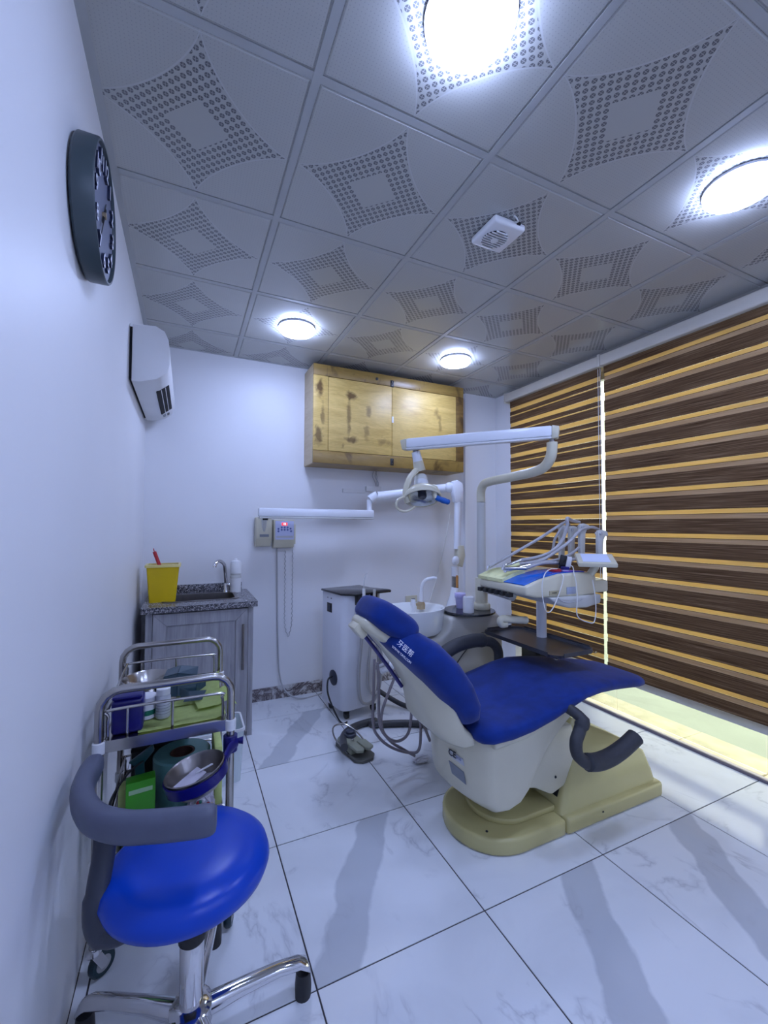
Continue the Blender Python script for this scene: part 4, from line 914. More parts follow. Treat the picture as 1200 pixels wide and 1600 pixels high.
text('ce_mark', 'CE', 0.036, ink_m, lab_, frame(onback(708, 1177)+ofs, bd_, (0, 0, 1)), bold=0.0006)
text('ce_number', '0123', 0.014, inkblue, lab_, frame(onback(718, 1184.5)+ofs, bd_, (0, 0, 1)))
backpatch('type_plate', label_dark, ((702, 1188), (725, 1206), (729, 1226), (707, 1208)), 0.003)
# print on the backrest cover near the headrest
nearf = frame(P(629, 1018, Y=CY-0.192)+Vector((0, -0.006, 0)), (0.64, -0.10, -0.60), (0.56, 0.18, 0.70))
text('cover_lettering', '牙医帮', 0.026, inkwhite, t, nearf @ Matrix.Translation((0, 0.013, 0)))
text('cover_lettering', 'WWW.YAYI.COM', 0.012, inkwhite, t, nearf @ Matrix.Translation((0, -0.012, 0)))

# ================================================================== SPITTOON UNIT
t = thing('spittoon_unit', 'ivory dental water unit with white spittoon bowl behind the chair', 'dental unit', (1.45, 2.15, 0))
ub = [(1.36, 0.795), (1.42, 0.800), (1.66, 0.800), (1.715, 0.785), (1.735, 0.74), (1.74, 0.60), (1.74, 0.05), (1.40, 0.05), (1.38, 0.30), (1.28, 0.48), (1.16, 0.58), (1.13, 0.64), (1.20, 0.675), (1.30, 0.68), (1.34, 0.72)]
MB().prism(ub, 'y', 2.02, 2.30).bevel(0.035, 3, 20).build('housing', mat('ivory_grey', (0.55, 0.53, 0.47), 0.25, noise=(5, 0.05)), t, 50)
MB().box(1.44, 1.70, 1.765, 2.03, 0.10, 0.26).bevel(0.02).build('chair_bracket', ivory_plastic, t)
MB().box(1.42, 1.72, 2.04, 2.28, 0.0, 0.051).build('foot', slate_plastic, t, 0)
bcx, bcy, bz = 1.195, 2.175, 0.838
MB().lathe([(0.10, bz-0.145), (0.175, bz-0.140), (0.192, bz-0.115), (0.198, bz-0.03), (0.203, bz-0.006), (0.203, bz), (0.195, bz+0.002), (0.183, bz-0.006), (0.165, bz-0.05), (0.10, bz-0.085), (0.02, bz-0.092)], (bcx, bcy, 0), 48, 1.0, 0.80).build('spittoon_bowl', ceramic, t, 50)
MB().lathe([(0.02, bz-0.0915), (0.02, bz-0.088), (0.004, bz-0.089)], (bcx, bcy, 0), 14).build('bowl_drain', steel_m, t)
MB().tube(crom([(1.30, 2.25, bz-0.02), (1.31, 2.26, bz+0.06), (1.315, 2.26, bz+0.11), (1.34, 2.25, bz+0.145), (1.385, 2.23, bz+0.155), (1.395, 2.225, bz+0.148)], 6), [0.013]*6+[0.011]*14+[0.009]*6, 12).build('rinse_spout', white_plastic, t)
MB().lathe([(0.026, bz-0.03), (0.026, bz+0.0), (0.020, bz+0.012), (0.012, bz+0.013)], (1.30, 2.25, 0), 16).build('spout_base', brass_m, t)
MB().tube([P(646, 957, Y=2.15), P(645.5, 945, Y=2.15)], 0.012, 12).tube([P(645.5, 946, Y=2.15), P(645.5, 937, Y=2.15)], [0.016, 0.013], 12).build('cup_filler', white_plastic, t)
MB().box(1.255, 1.30, 2.225, 2.25, bz-0.004, bz+0.010).build('spout_valve', brass_m, t, 0)
MB().box(1.085, 1.175, 2.10, 2.16, 0.645, 0.70).bevel(0.006).build('valve_box', white_plastic, t)
shc = P(733, 953, Z=0.815)
MB().lathe([(0.02, 0.806), (0.15, 0.806), (0.152, 0.810), (0.150, 0.817), (0.02, 0.817)], (shc.x, shc.y, 0), 40).build('glass_shelf', glass_smoke, t)
MB().lathe([(0.085, 0.795), (0.09, 0.806), (0.02, 0.806)], (shc.x, shc.y, 0), 28).build('shelf_support', grey_plastic, t)
MB().tube(crom([P(762, 1000, Y=2.015), P(745, 1000, Y=2.01), P(725, 1020, Y=2.01), P(705, 1050, Y=2.01), P(690, 1065, Y=2.01)], 6), 0.003, 6).build('seam_cord', black_m, t)

# hoses hanging under the unit's assistant side
def hz(pts, r=0.0075):
    MB().tube(crom([P(u, v, Y=y-0.09) for (u, v, y) in pts], 7), r, 8).build('assistant_hose', hose_mauve, t)
hz([(585, 1030, 2.05), (584, 1070, 2.05), (583, 1130, 2.05), (592, 1152, 2.08), (612, 1168, 2.08), (640, 1176, 2.08), (655, 1170, 2.05), (657, 1130, 2.05), (654, 1085, 2.06)])
hz([(590, 1035, 2.02), (592, 1080, 2.02), (593, 1130, 2.02), (605, 1152, 2.02), (622, 1158, 2.02), (638, 1145, 2.02), (643, 1110, 2.02), (641, 1080, 2.05)])
hz([(620, 1050, 2.1), (608, 1080, 2.1), (597, 1112, 2.1), (597, 1138, 2.1), (610, 1158, 2.1), (632, 1172, 2.1), (648, 1181, 2.1)])
hz([(652, 1085, 2.0), (655, 1110, 2.0), (663, 1135, 2.0), (672, 1158, 1.98)])
MB().tube([P(595, 1048, Y=2.04), P(612, 1040, Y=2.04)], 0.020, 14).build('holder_cup', white_plastic, t)
MB().tube(crom([P(584, 1044, Y=2.02), P(596, 1040, Y=2.02), P(607, 1035, Y=2.02)], 4), 0.010, 10).build('nozzle', hose_grey, t)
MB().tube([P(609, 1043, Y=2.05), (1.14, 2.12, 0.72)], 0.012, 10).build('support_arm', grey_plastic, t)
tp = thing('crumpled_tissue', 'torn bit of white tissue lying under the tubes by the chair', 'tissue', P(658, 1188, Z=0.0))
m_ = MB(); rg = random.Random(3); c0 = P(658, 1186, Z=0.012)
m_.ell(c0, 0.05, 0.03, 0.012, 16, 8)
for v in m_.bm.verts: v.co += Vector((rg.uniform(-1, 1)*0.012, rg.uniform(-1, 1)*0.012, rg.uniform(-0.3, 1)*0.008)); v.co.z = max(v.co.z, 0.001)
m_.build('wad', paper_m, tp, 0)

# ---- things on the smoked shelf
cA = P(732, 957, Z=0.818)
tag(MB().lathe([(0.030, 0.818), (0.031, 0.819), (0.0315, 0.90), (0.029, 0.908), (0.020, 0.909), (0.020, 0.895), (0.004, 0.894)], (cA.x, cA.y, 0), 24).build('white_canister', white_plastic, None), 'small white canister with an open top on the smoked glass shelf', 'canister')
cB = P(719, 950, Z=0.818)
cu = thing('paper_cup_stack', 'lilac stack of paper cups on the smoked shelf behind the canister', 'cup', (cB.x, cB.y, 0.818))
MB().lathe([(0.022, 0.818), (0.023, 0.82), (0.030, 0.885), (0.028, 0.885)], (cB.x, cB.y, 0), 20).build('lower_cup', lilac_m, cu)
MB().lathe([(0.031, 0.88), (0.0325, 0.882), (0.034, 0.905), (0.032, 0.908), (0.004, 0.908)], (cB.x, cB.y, 0), 20).build('upper_cup', lilac_m, cu)

# ================================================================== OPERATING LAMP
px_, py_ = 1.607, 2.06
t = thing('operating_lamp', 'dental operating lamp on an ivory post and long swinging arm', 'lamp', (px_, py_, 0.818))
MB().lathe([(0.050, 0.818), (0.052, 0.822), (0.052, 0.845), (0.046, 0.853), (0.036, 0.854)], (px_, py_, 0), 28).build('collar', ivory_plastic, t)
MB().lathe([(0.036, 0.85), (0.036, 1.00), (0.034, 1.005), (0.026, 1.006)], (px_, py_, 0), 28).build('sleeve', ivory_plastic, t)
MB().lathe([(0.0255, 1.0), (0.0255, 1.455)], (px_, py_, 0), 24).build('post', grey_plastic, t)
ex, ey = 1.612, 1.515
MB().tube(crom([(px_, py_, 1.457), (px_, py_, 1.52), (px_, py_-0.02, 1.555), (px_, py_-0.07, 1.572), (px_+0.002, 1.80, 1.582), (ex, ey+0.12, 1.592), (ex, ey+0.045, 1.612), (ex, ey+0.008, 1.655), (ex, ey, 1.70), (ex, ey, 1.722)], 7), 0.0255, 18).build('curved_tube', ivory_plastic, t)
MB().tube([(ex, ey, 1.715), (ex, ey, 1.745)], 0.014, 12).build('pivot_pin', dullsteel, t)
A0 = Vector((1.112, 2.135, 1.772)); A1 = Vector((ex+0.012, ey-0.02, 1.768)); d = (A1-A0); L_ = d.length
AM = frame(A0, d, Vector((0, 0, 1)).cross(d)); 
MB().box(0.03, L_-0.02, -0.026, 0.026, -0.020, 0.034).bevel(0.010, 2).xf(AM).build('swing_arm', xray_white, t)
MB().box(0.03, L_-0.02, -0.022, 0.022, -0.030, -0.0195).bevel(0.003).xf(AM).build('arm_channel', white_plastic, t)
MB().loft([[(0.032, -0.026, -0.030), (0.032, 0.026, -0.030), (0.032, 0.026, 0.034), (0.032, -0.026, 0.034)], [(0.005, -0.022, -0.028), (0.005, 0.022, -0.028), (-0.008, 0.022, 0.026), (-0.008, -0.022, 0.026)]]).bevel(0.004).xf(AM).build('end_cap', ivory_plastic, t)
MB().loft([[(L_-0.022, -0.026, -0.032), (L_-0.022, 0.026, -0.032), (L_-0.022, 0.026, 0.034), (L_-0.022, -0.026, 0.034)], [(L_+0.006, -0.022, -0.028), (L_+0.006, 0.022, -0.028), (L_+0.012, 0.022, 0.028), (L_+0.012, -0.022, 0.028)]]).bevel(0.004).xf(AM).build('end_cap', ivory_plastic, t)
LY = 2.10
def lp(u, v, y=LY): return P(u, v, Y=y)
MB().tube([lp(648, 697), lp(650, 708)], 0.016, 12).build('pivot_pin', dullsteel, t)
MB().tube([lp(649.5, 706), lp(653, 721)], [0.024, 0.028], 18).build('yoke_sleeve', xray_white, t)
MB().tube([lp(653, 721), lp(656, 736)], [0.029, 0.033], 18).build('yoke_sleeve', ivory_plastic, t)
MB().tube(crom([lp(652, 733), lp(641, 746), lp(635, 762), lp(634, 775), lp(637, 785)], 6), 0.016, 10, flat=1.6).build('yoke_arm', ivory_plastic, t)
hc = lp(660, 776, 2.07); ha = Matrix.Rotation(math.radians(-24), 3, 'X') @ Matrix.Rotation(math.radians(8), 3, 'Y')
def hl(prof, seg=36): return MB().lathe(prof, hc, seg, mx=ha)
hl([(0.045, 0.052), (0.075, 0.045), (0.100, 0.020), (0.108, 0.0), (0.104, -0.014), (0.098, -0.014), (0.098, -0.004), (0.074, 0.028), (0.02, 0.036)]).build('lamp_head', ivory_plastic, t)
MB().lathe([(0.097, -0.010), (0.090, 0.004), (0.072, 0.018), (0.04, 0.027), (0.012, 0.029), (0.001, 0.029)], hc, 36, mx=ha, cap=False).build('reflector', reflector_m, t)
hl([(0.024, 0.028), (0.026, 0.010), (0.024, -0.004), (0.020, -0.008), (0.004, -0.008)], 18).build('bulb_shield', slate_plastic, t)
hl([(0.043, 0.050), (0.043, 0.062)], 24).build('gasket', dark_gap, t)
hl([(0.041, 0.060), (0.041, 0.095), (0.037, 0.100)], 24).build('rear_housing', xray_white, t)
hl([(0.038, 0.099), (0.038, 0.125), (0.032, 0.136), (0.01, 0.138)], 24).build('rear_cap', ceramic, t)
hp = lp(678, 765, 2.02)
MB().tube(crom([lp(672, 764, 2.03), lp(676, 760, 2.02), lp(681, 763, 2.0), lp(679, 772, 2.0), lp(681, 779, 1.99)], 5), 0.013, 10).build('side_handle', ivory_plastic, t)
MB().tube(crom([lp(681, 777, 1.99), lp(690, 781, 1.98), lp(702, 785, 1.97)], 5), [0.012, 0.014, 0.015, 0.016, 0.015, 0.016, 0.017, 0.016, 0.015, 0.016, 0.012], 10).build('handle_wrap', tape_blue, t)
MB().tube(crom([lp(632, 776, 2.08), lp(622, 781, 2.08), lp(619, 790, 2.08), lp(626, 798, 2.08), lp(638, 798, 2.08), lp(648, 792, 2.07)], 6), 0.007, 8).build('guard_handle', ivory_plastic, t)

# ================================================================== INSTRUMENT DELIVERY UNIT
NY, FYY = 1.45, 1.78
t = thing('instrument_delivery_unit', 'ivory instrument table with hose whips hanging beside the blinds', 'dental unit', (1.64, 1.6, 0.90))
def dn(u, v, y=NY): p = P(u, v, Y=y); return (p.x, p.z)
side = [dn(822, 917), dn(848, 905), dn(877, 897), dn(905, 894.5), dn(926, 895), dn(932, 899), dn(932, 928), dn(905, 932), dn(839, 935), dn(821, 931)]
MB().prism(side, 'y', NY, FYY).bevel(0.012, 3, 25).build('table_body', ivory_plastic, t, 50)
bel = [dn(857, 934), dn(865, 943), dn(888, 950), dn(915, 949), dn(936, 942), dn(937, 928), dn(900, 931)]
MB().prism(bel, 'y', NY-0.012, FYY-0.08).bevel(0.010, 2, 40).build('valve_bowl', grey_plastic, t, 50)
pq = P(846, 960, Y=1.765); MB().box(1.80, pq.x, 1.745, 1.785, 0.672, 0.694).bevel(0.004).build('tray_bracket', grey_plastic, t); MB().tube([(pq.x, 1.765, 0.67), (pq.x, 1.765, 0.98)], 0.027, 16).build('tray_post', xray_white, t)
# arm back to the lamp sleeve
MB().tube([(1.607, 2.02, 0.955), (1.59, 1.90, 0.955), (1.56, 1.74, 0.955)], 0.036, 16, flat=0.7).build('support_arm', grey_plastic, t)
MB().tube(crom([P(822, 969, Y=1.62), P(800, 968, Y=1.62), P(786, 967, Y=1.62), P(781, 970, Y=1.62), P(784, 976, Y=1.62), P(791, 975, Y=1.62)], 4), [0.019]*9+[0.016]*12, 12).build('grab_handle', ivory_plastic, t)
# front lip with finger slots, near the underside
fa, fb = P(822, 931, Y=NY), P(822, 931, Y=NY)
for k in range(6):
    y = NY+0.10+0.042*k
    MB().box(side[9][0]-0.006, side[9][0]+0.02, y, y+0.024, side[9][1]-0.022, side[9][1]-0.004).build('handpiece_switch', black_m, t, 0)
# top covers follow the table top
topc = [side[0], side[1], side[2], side[3], side[4]]
def cover(nm, m, s0, s1, y0, y1, lift, th, bump=0.0):
    pts = []
    n = 14; tot = [(i/(n-1))*(s1-s0)+s0 for i in range(n)]
    def at_(s):
        s = max(0, min(len(topc)-1.001, s)); i = int(s); f = s-i
        return Vector((topc[i][0]*(1-f)+topc[i+1][0]*f, 0, topc[i][1]*(1-f)+topc[i+1][1]*f))
    lower, upper = [], []
    rings = []
    for s in tot:
        p = at_(s); ys_ = [y0+(y1-y0)*j/10 for j in range(11)]
        up = [(p.x, y_, p.z+lift+th+bump*math.sin(y_*95)*math.sin(math.pi*(s-s0)/(s1-s0))) for y_ in ys_]
        rings.append(up+[(p.x, y_, p.z+lift) for y_ in reversed(ys_)])
    return MB().loft(rings).build(nm, m, t, 60)
cover('blue_mat', cover_blue, 0.06, 3.6, NY+0.018, NY+0.165, 0.0005, 0.003, 0.001)
cover('purple_mat', purple_m, 2.5, 3.7, NY+0.017, NY+0.07, 0.004, 0.0015)
cover('handpiece_pad', limepale, 0.0, 1.35, NY+0.155, FYY+0.012, 0.0, 0.016, 0.007)
# print on the near side
pw = thing  # (keeps the helper name short below)
nb = MB().box(dn(858, 925)[0], dn(873, 925)[0], NY-0.003, NY, dn(865, 930)[1], dn(865, 923)[1]).build('power_label', mat('gold_label', (0.45, 0.40, 0.25), 0.4, noise=(20, 0.05)), t, 0)
text('power_text', 'POWER', 0.0085, ink_m, nb, frame(((dn(858, 925)[0]+dn(873, 925)[0])/2, NY-0.0035, (dn(865, 930)[1]+dn(865, 923)[1])/2), (1, 0, 0), (0, 0, 1)))
MB().box(dn(885, 920)[0], dn(899, 920)[0], NY-0.003, NY, dn(892, 928)[1], dn(892, 917)[1]).bevel(0.001).build('name_plate', mat('lavender_plate', (0.36, 0.40, 0.50), 0.35, noise=(9, 0.04)), t)
MB().tube(crom([(dn(866, 932)[0], NY-0.016, dn(866, 932)[1]), (dn(874, 939)[0], NY-0.02, dn(874, 939)[1]), (dn(888, 941)[0], NY-0.02, dn(888, 940)[1]), (dn(905, 937)[0], NY-0.016, dn(905, 936)[1])], 5), 0.003, 6).build('drain_tube', cable_grey, t)
# whips
XW = 1.90
for (tu, tv, bu, bv) in ((877, 821, 872, 874), (892, 823, 890, 876), (908, 819, 906, 880), (936, 829, 932, 868)):
    a, b = P(tu, tv, X=XW), P(bu, bv, X=XW)
    wd = 0.010
    prof_ = [(-0.02, -0.010), (0.02, -0.014), (0.045, 0.004), (0.045, 0.022), (0.02, 0.020), (0.006, 0.045)]
    r0 = []
    wh = MB().prism([(a.x-0.012, a.z), (a.x+0.015, a.z+0.004), (a.x+0.050, a.z-0.004), (a.x+0.058, a.z-0.026), (a.x+0.034, a.z-0.030), (a.x+0.022, a.z-0.05), (b.x+0.014, b.z), (b.x-0.016, b.z), (a.x-0.016, a.z-0.03)], 'y', a.y-wd, a.y+wd).bevel(0.004).build('whip', grey_plastic, t)
    MB().tube([(a.x-0.003, a.y-0.016, a.z-0.016), (a.x-0.003, a.y+0.016, a.z-0.016)], 0.009, 10).build('roller', cable_grey, wh)
MB().box(1.80, 1.93, NY+0.01, FYY, 0.985, 1.045).bevel(0.01).build('whip_rail', ivory_plastic, t)
# film viewer
v0 = [P(903, 864, X=1.84), P(966, 868, X=1.80), P(942, 887, X=1.72), P(905, 880, X=1.74)]
vc = Vector((1.80, 1.43, 1.150)); VM = frame(vc, (0.75, -0.66, 0.0), (0.62, 0.66, 0.30))
MB().box(-0.085, 0.085, -0.065, 0.065, -0.012, 0.010).bevel(0.006).xf(VM).build('film_viewer', ivory_plastic, t)
MB().box(-0.062, 0.058, -0.048, 0.050, 0.0095, 0.012).xf(VM).build('viewer_panel', screen_pale, t, 0)
MB().tube([VM @ Vector((0, 0, -0.01)), VM @ Vector((0, 0, -0.04)), Vector((1.80, 1.50, 1.03))], 0.018, 12).build('viewer_stem', ivory_plastic, t)

# ---- handpieces with their hoses (top-level: they lie on the table)
def handpiece(lab, tip, body, hose, m_head, r=0.008):
    o = thing('handpiece', lab, 'handpiece', P(*tip[:2], Y=tip[2]), 'handpieces on the instrument table')
    a, b = P(*tip[:2], Y=tip[2]), P(*body[:2], Y=body[2])
    MB().tube([a, a+(b-a)*0.15, a+(b-a)*0.6, b], [0.006, 0.009, 0.008, 0.0085], 12).build('body', m_head, o)
    MB().tube([a+Vector((0, 0, 0.006)), a+Vector((-0.004, 0, -0.008))], 0.007, 10).build('head', chrome_m, o)
    MB().tube(crom([b]+[P(u, v, Y=y) for (u, v, y) in hose], 7), r, 9).build('hose', hose_grey, o)
handpiece('three-way syringe at the far end of the instrument table', (763, 886, 1.76), (775, 880, 1.76), [(800, 866, 1.74), (840, 843, 1.73), (868, 825, 1.72), (884, 816, 1.72), (890, 822, 1.74)], hose_grey)
handpiece('handpiece with a red ring, its hose looping highest', (788, 885, 1.70), (814, 875, 1.68), [(838, 871, 1.66), (862, 862, 1.64), (878, 845, 1.63), (886, 822, 1.62), (886, 810, 1.62), (893, 813, 1.66), (905, 816, 1.68)], chrome_m, 0.009)
handpiece('pale green handpiece across the middle of the pad', (789, 890, 1.66), (811, 881, 1.64), [(842, 877, 1.62), (866, 864, 1.60), (890, 846, 1.59), (908, 828, 1.58), (925, 824, 1.60), (935, 827, 1.64)], limepale)
handpiece('chrome handpiece lying low on the front of the pad', (790, 892, 1.63), (828, 883, 1.60), [(850, 878, 1.59), (872, 874, 1.58), (893, 865, 1.58), (905, 855, 1.60)], chrome_m, 0.007)
handpiece('steel handpiece nearest to the blue mat', (786, 888, 1.62), (822, 888, 1.58), [(846, 880, 1.57), (875, 879, 1.57), (897, 874, 1.58), (908, 866, 1.62)], steel_m, 0.008)
handpiece('slim handpiece whose hose rises behind the others', (792, 887, 1.72), (818, 880, 1.71), [(846, 874, 1.70), (862, 862, 1.70), (867, 842, 1.70), (877, 826, 1.70)], grey_plastic, 0.007)

# ---- small things on the blue mat
pz = P(880, 894, Y=1.50)
def onmat(u, v, y): return P(u, v, Y=y)
a = onmat(866, 893, 1.53)
o = thing('red_ring_case', 'round red plastic case lying open on the blue mat', 'case', a)
MB().lathe([(0.030, 0), (0.033, 0.003), (0.033, 0.010), (0.026, 0.012), (0.024, 0.006), (0.004, 0.005)], a, 24).build('tray', red_m, o)
MB().lathe([(0.014, 0.011), (0.018, 0.014), (0.012, 0.015)], a, 16, 1.2, 0.6).build('liner', paper_m, o)
a = onmat(883, 896, 1.51)
o = thing('small_jar', 'little white jar with dark blue lid on the blue mat', 'jar', a)
MB().lathe([(0.017, 0), (0.018, 0.002), (0.018, 0.020)], a, 20).build('pot', white_plastic, o)
MB().lathe([(0.020, 0.0195), (0.020, 0.031), (0.017, 0.033), (0.003, 0.033)], a, 20).build('lid', navy_m, o)
a = onmat(881, 886, 1.54)
TM = Matrix.Translation(a) @ Matrix.Rotation(math.radians(-25), 4, 'Z') @ Matrix.Rotation(math.radians(12), 4, 'Y')
o = thing('power_adapter', 'upright black and white charger standing behind the small jar', 'charger', a)
MB().box(-0.026, 0.004, -0.008, 0.008, -0.012, 0.058).bevel(0.003).xf(TM).build('black_half', black_gloss, o)
MB().box(0.0045, 0.030, -0.009, 0.009, 0.0, 0.056).bevel(0.003).xf(TM).build('white_half', white_plastic, o)
def cab(lab, pts):
    tag(MB().tube(crom([P(u, v, Y=y) for (u, v, y) in pts], 8), 0.0024, 7).build('charging_cable', cable_white, None), lab, 'cable', 'white cables over the instrument table')
cab('white cable looping below the table from the red case', [(862, 889, 1.53), (855, 892, 1.50), (850, 900, 1.435), (847, 915, 1.43), (848, 935, 1.43), (852, 952, 1.43), (857, 957, 1.43), (864, 950, 1.43), (872, 932, 1.43), (879, 910, 1.43), (880, 899, 1.435), (874, 896, 1.50)])
cab('white cable hanging from the charger past the name plate', [(889, 882, 1.54), (895, 886, 1.50), (897, 897, 1.435), (900, 910, 1.43), (902, 935, 1.425), (901, 956, 1.42), (905, 966, 1.42), (918, 972, 1.42), (928, 972, 1.42), (931, 955, 1.42), (930, 932, 1.42), (926, 906, 1.435)])

# ---- black instrument tray under the table
t = thing('instrument_tray', 'empty dark metal instrument tray above the far side of the seat', 'tray', (1.68, 1.71, 0.70))
tx0, tx1, ty0, ty1, tz = 1.545, 1.825, 1.44, 1.99, 0.704
tm_ = mat('dark_metal_tray', (0.065, 0.068, 0.085), 0.3, 0.25, noise=(10, 0.12))
def oct_(i, z): 
    c = 0.035-i*0.3
    x0, x1, y0, y1 = tx0+i, tx1-i, ty0+i, ty1-i
    return [(x0+c, y0, z), (x1-c, y0, z), (x1, y0+c, z), (x1, y1-c, z), (x1-c, y1, z), (x0+c, y1, z), (x0, y1-c, z), (x0, y0+c, z)]
MB().loft([oct_(0.004, tz-0.003), oct_(0.0, tz+0.010), oct_(0.003, tz+0.010), oct_(0.007, tz)]).build('pan', tm_, t)
for (x0, x1, y0, y1) in ((tx0-0.003, tx0+0.001, ty0+0.05, ty1-0.05), (tx1-0.001, tx1+0.003, ty0+0.05, ty1-0.05), (tx0+0.05, tx1-0.05, ty0-0.003, ty0+0.001), (tx0+0.05, tx1-0.05, ty1-0.001, ty1+0.003)):
    MB().box(x0, x1, y0, y1, tz-0.002, tz+0.018).build('raised_edge', tm_, t, 0)
for (x, y) in ((tx0+0.012, ty0+0.012), (tx1-0.012, ty0+0.012), (tx0+0.012, ty1-0.012), (tx1-0.012, ty1-0.012)):
    MB().box(x-0.010, x+0.010, y-0.010, y+0.010, tz-0.006, tz-0.002).bevel(0.002).build('corner_clip', steel_m, t)

# ================================================================== INSTRUMENT TROLLEY
X0, X1, Y0, Y1 = -0.222, 0.142, 1.49, 1.985
t = thing('instrument_trolley', 'stainless steel two-shelf trolley on castors against the left wall', 'trolley', (-0.04, 1.74, 0))
ZS = [0.672, 0.330]
for yy in (Y0, Y1):
    c = 0.055; zt2 = 0.822
    pts = [(X0, yy, 0.095), (X0, yy, zt2-c)] + [(X0+c-c*math.cos(math.radians(a)), yy, zt2-c+c*math.sin(math.radians(a))) for a in (20, 45, 70, 90)] + [(X1-c+c*math.sin(math.radians(a)), yy, zt2-c+c*math.cos(math.radians(a))) for a in (0, 20, 45, 70)] + [(X1, yy, zt2-c), (X1, yy, 0.095)]
    MB().tube(pts, 0.0125, 12).build('end_frame', steel_m, t)
for k, z in enumerate(ZS):
    sh = MB().box(X0+0.010, X1-0.010, Y0-0.004, Y1+0.004, z-0.028, z-0.025).box(X0+0.010, X1-0.010, Y0-0.004, Y0-0.002, z-0.025, z+0.006).box(X0+0.010, X1-0.010, Y1+0.002, Y1+0.004, z-0.025, z+0.006).box(X0+0.010, X0+0.012, Y0, Y1, z-0.025, z+0.006).box(X1-0.012, X1-0.010, Y0, Y1, z-0.025, z+0.006).box(X0+0.012, X1-0.012, Y0-0.002, Y1+0.002, z-0.004, z).build('shelf', steel_m, t, 0)
    g = z+0.088 if k == 0 else z+0.07
    for yy in (Y0+0.014, Y1-0.014):
        MB().tube(crom([(X0+0.02, yy, z), (X0+0.02, yy, g-0.02), (X0+0.035, yy, g), (X1-0.045, yy, g), (X1-0.028, yy, g-0.012), (X1-0.024, yy, g-0.03), (X1-0.024, yy, z)], 5), 0.0045, 8).build('guard_rail', steel_m, t)
        MB().tube([((X0+X1)/2+0.01, yy, z), ((X0+X1)/2+0.01, yy, g)], 0.004, 8).build('rail_stay', steel_m, t)
        MB().tube([(X0+0.07, yy, z), (X0+0.07, yy, g)], 0.004, 8).build('rail_stay', steel_m, t)
    MB().tube([(X0+0.018, Y0+0.02, g), (X0+0.018, Y1-0.02, g)], 0.0045, 8).build('guard_rail', steel_m, t)
    for (x, y) in ((X0, Y0), (X1, Y0), (X0, Y1), (X1, Y1)):
        MB().lathe([(0.0135, z-0.030), (0.017, z-0.028), (0.017, z+0.004), (0.0135, z+0.006)], (x, y, 0), 16).build('corner_sleeve', white_plastic, t)
for (x, y, rot_) in ((X0, Y0, 40), (X1, Y0, 75), (X0, Y1, 20), (X1, Y1, 110)):
    a = math.radians(rot_); cm = Matrix.Translation((x, y, 0)) @ Matrix.Rotation(a, 4, 'Z')
    k = MB().lathe([(0.012, 0.098), (0.018, 0.095), (0.021, 0.083), (0.016, 0.076), (0.006, 0.075)], (x, y, 0), 16).build('castor', chrome_m, t)
    MB().prism([(-0.012, 0.080), (0.014, 0.080), (0.034, 0.040), (0.026, 0.030), (0.014, 0.030)], 'y', -0.017, -0.014).prism([(-0.012, 0.080), (0.014, 0.080), (0.034, 0.040), (0.026, 0.030), (0.014, 0.030)], 'y', 0.014, 0.017).xf(cm).build('fork', chrome_m, k, 0)
    MB().lathe([(0.022, -0.010), (0.032, -0.012), (0.036, -0.006), (0.036, 0.006), (0.032, 0.012), (0.022, 0.010)], (0, 0, 0), 22, mx=Matrix.Rotation(math.pi/2, 3, 'X')).xf(cm @ Matrix.Translation((0.024, 0, 0.036))).build('tyre', teal_tyre, k)
    MB().lathe([(0.021, -0.011), (0.021, 0.011)], (0, 0, 0), 16, mx=Matrix.Rotation(math.pi/2, 3, 'X')).xf(cm @ Matrix.Translation((0.024, 0, 0.036))).build('wheel_hub', cable_grey, k)
# --- on the top shelf
zs = ZS[0]+0.001
ns = thing('napkin_sheets', 'lime green paper napkins spread over the trolley top', 'napkin', (0.05, 1.7, zs))
def sheet(x0, x1, y0, y1, z, rz, over=0.0, seed=1):
    rg = random.Random(seed); n = 9; m_ = MB(); g = []
    cx_, cy_ = (x0+x1)/2, (y0+y1)/2; ca, sa = math.cos(rz), math.sin(rz)
    for i in range(n):
        row_ = []
        for j in range(n):
            x = x0+(x1-x0)*i/(n-1); y = y0+(y1-y0)*j/(n-1); xx, yy = x-cx_, y-cy_
            zz = z+rg.random()*0.003
            X_ = cx_+xx*ca-yy*sa
            if X_ > X1+0.014: zz -= (X_-X1-0.014)*over
            elif X_ > X1-0.03: zz += 0.010*min(1, (X_-X1+0.03)/0.02)
            row_.append(m_.bm.verts.new((X_, cy_+xx*sa+yy*ca, zz)))
        g.append(row_)
    for i in range(n-1):
        for j in range(n-1): m_._face([g[i][j], g[i+1][j], g[i+1][j+1], g[i][j+1]])
    bmesh.ops.solidify(m_.bm, geom=list(m_.bm.faces), thickness=-0.0008)
    m_.build('sheet', lime_m, ns, 60)
sheet(-0.13, 0.125, 1.515, 1.72, zs+0.001, 0.05, seed=2)
sheet(-0.02, 0.128, 1.66, 1.96, zs+0.006, -0.06, seed=3)
sheet(0.035, 0.165, 1.60, 1.74, zs+0.012, 0.15, 0.8, seed=5)
nb = thing('navy_box', 'dark navy plastic box at the near left corner of the trolley top', 'box', (-0.155, 1.555, zs))
MB().box(-0.198, -0.112, 1.52, 1.60, zs, zs+0.105).bevel(0.012, 3).build('body', navy_m, nb)
MB().box(-0.196, -0.114, 1.519, 1.601, zs+0.106, zs+0.116).bevel(0.004).build('lid', navy_m, nb)
j1 = P(228, 1122, Y=1.60)
jr = thing('white_tub', 'short white tub with printed label between navy box and bottle', 'jar', (j1.x, 1.62, zs+0.004))
MB().lathe([(0.026, zs+0.004), (0.030, zs+0.006), (0.030, zs+0.058)], (j1.x, 1.62, 0), 24).build('pot', white_plastic, jr)
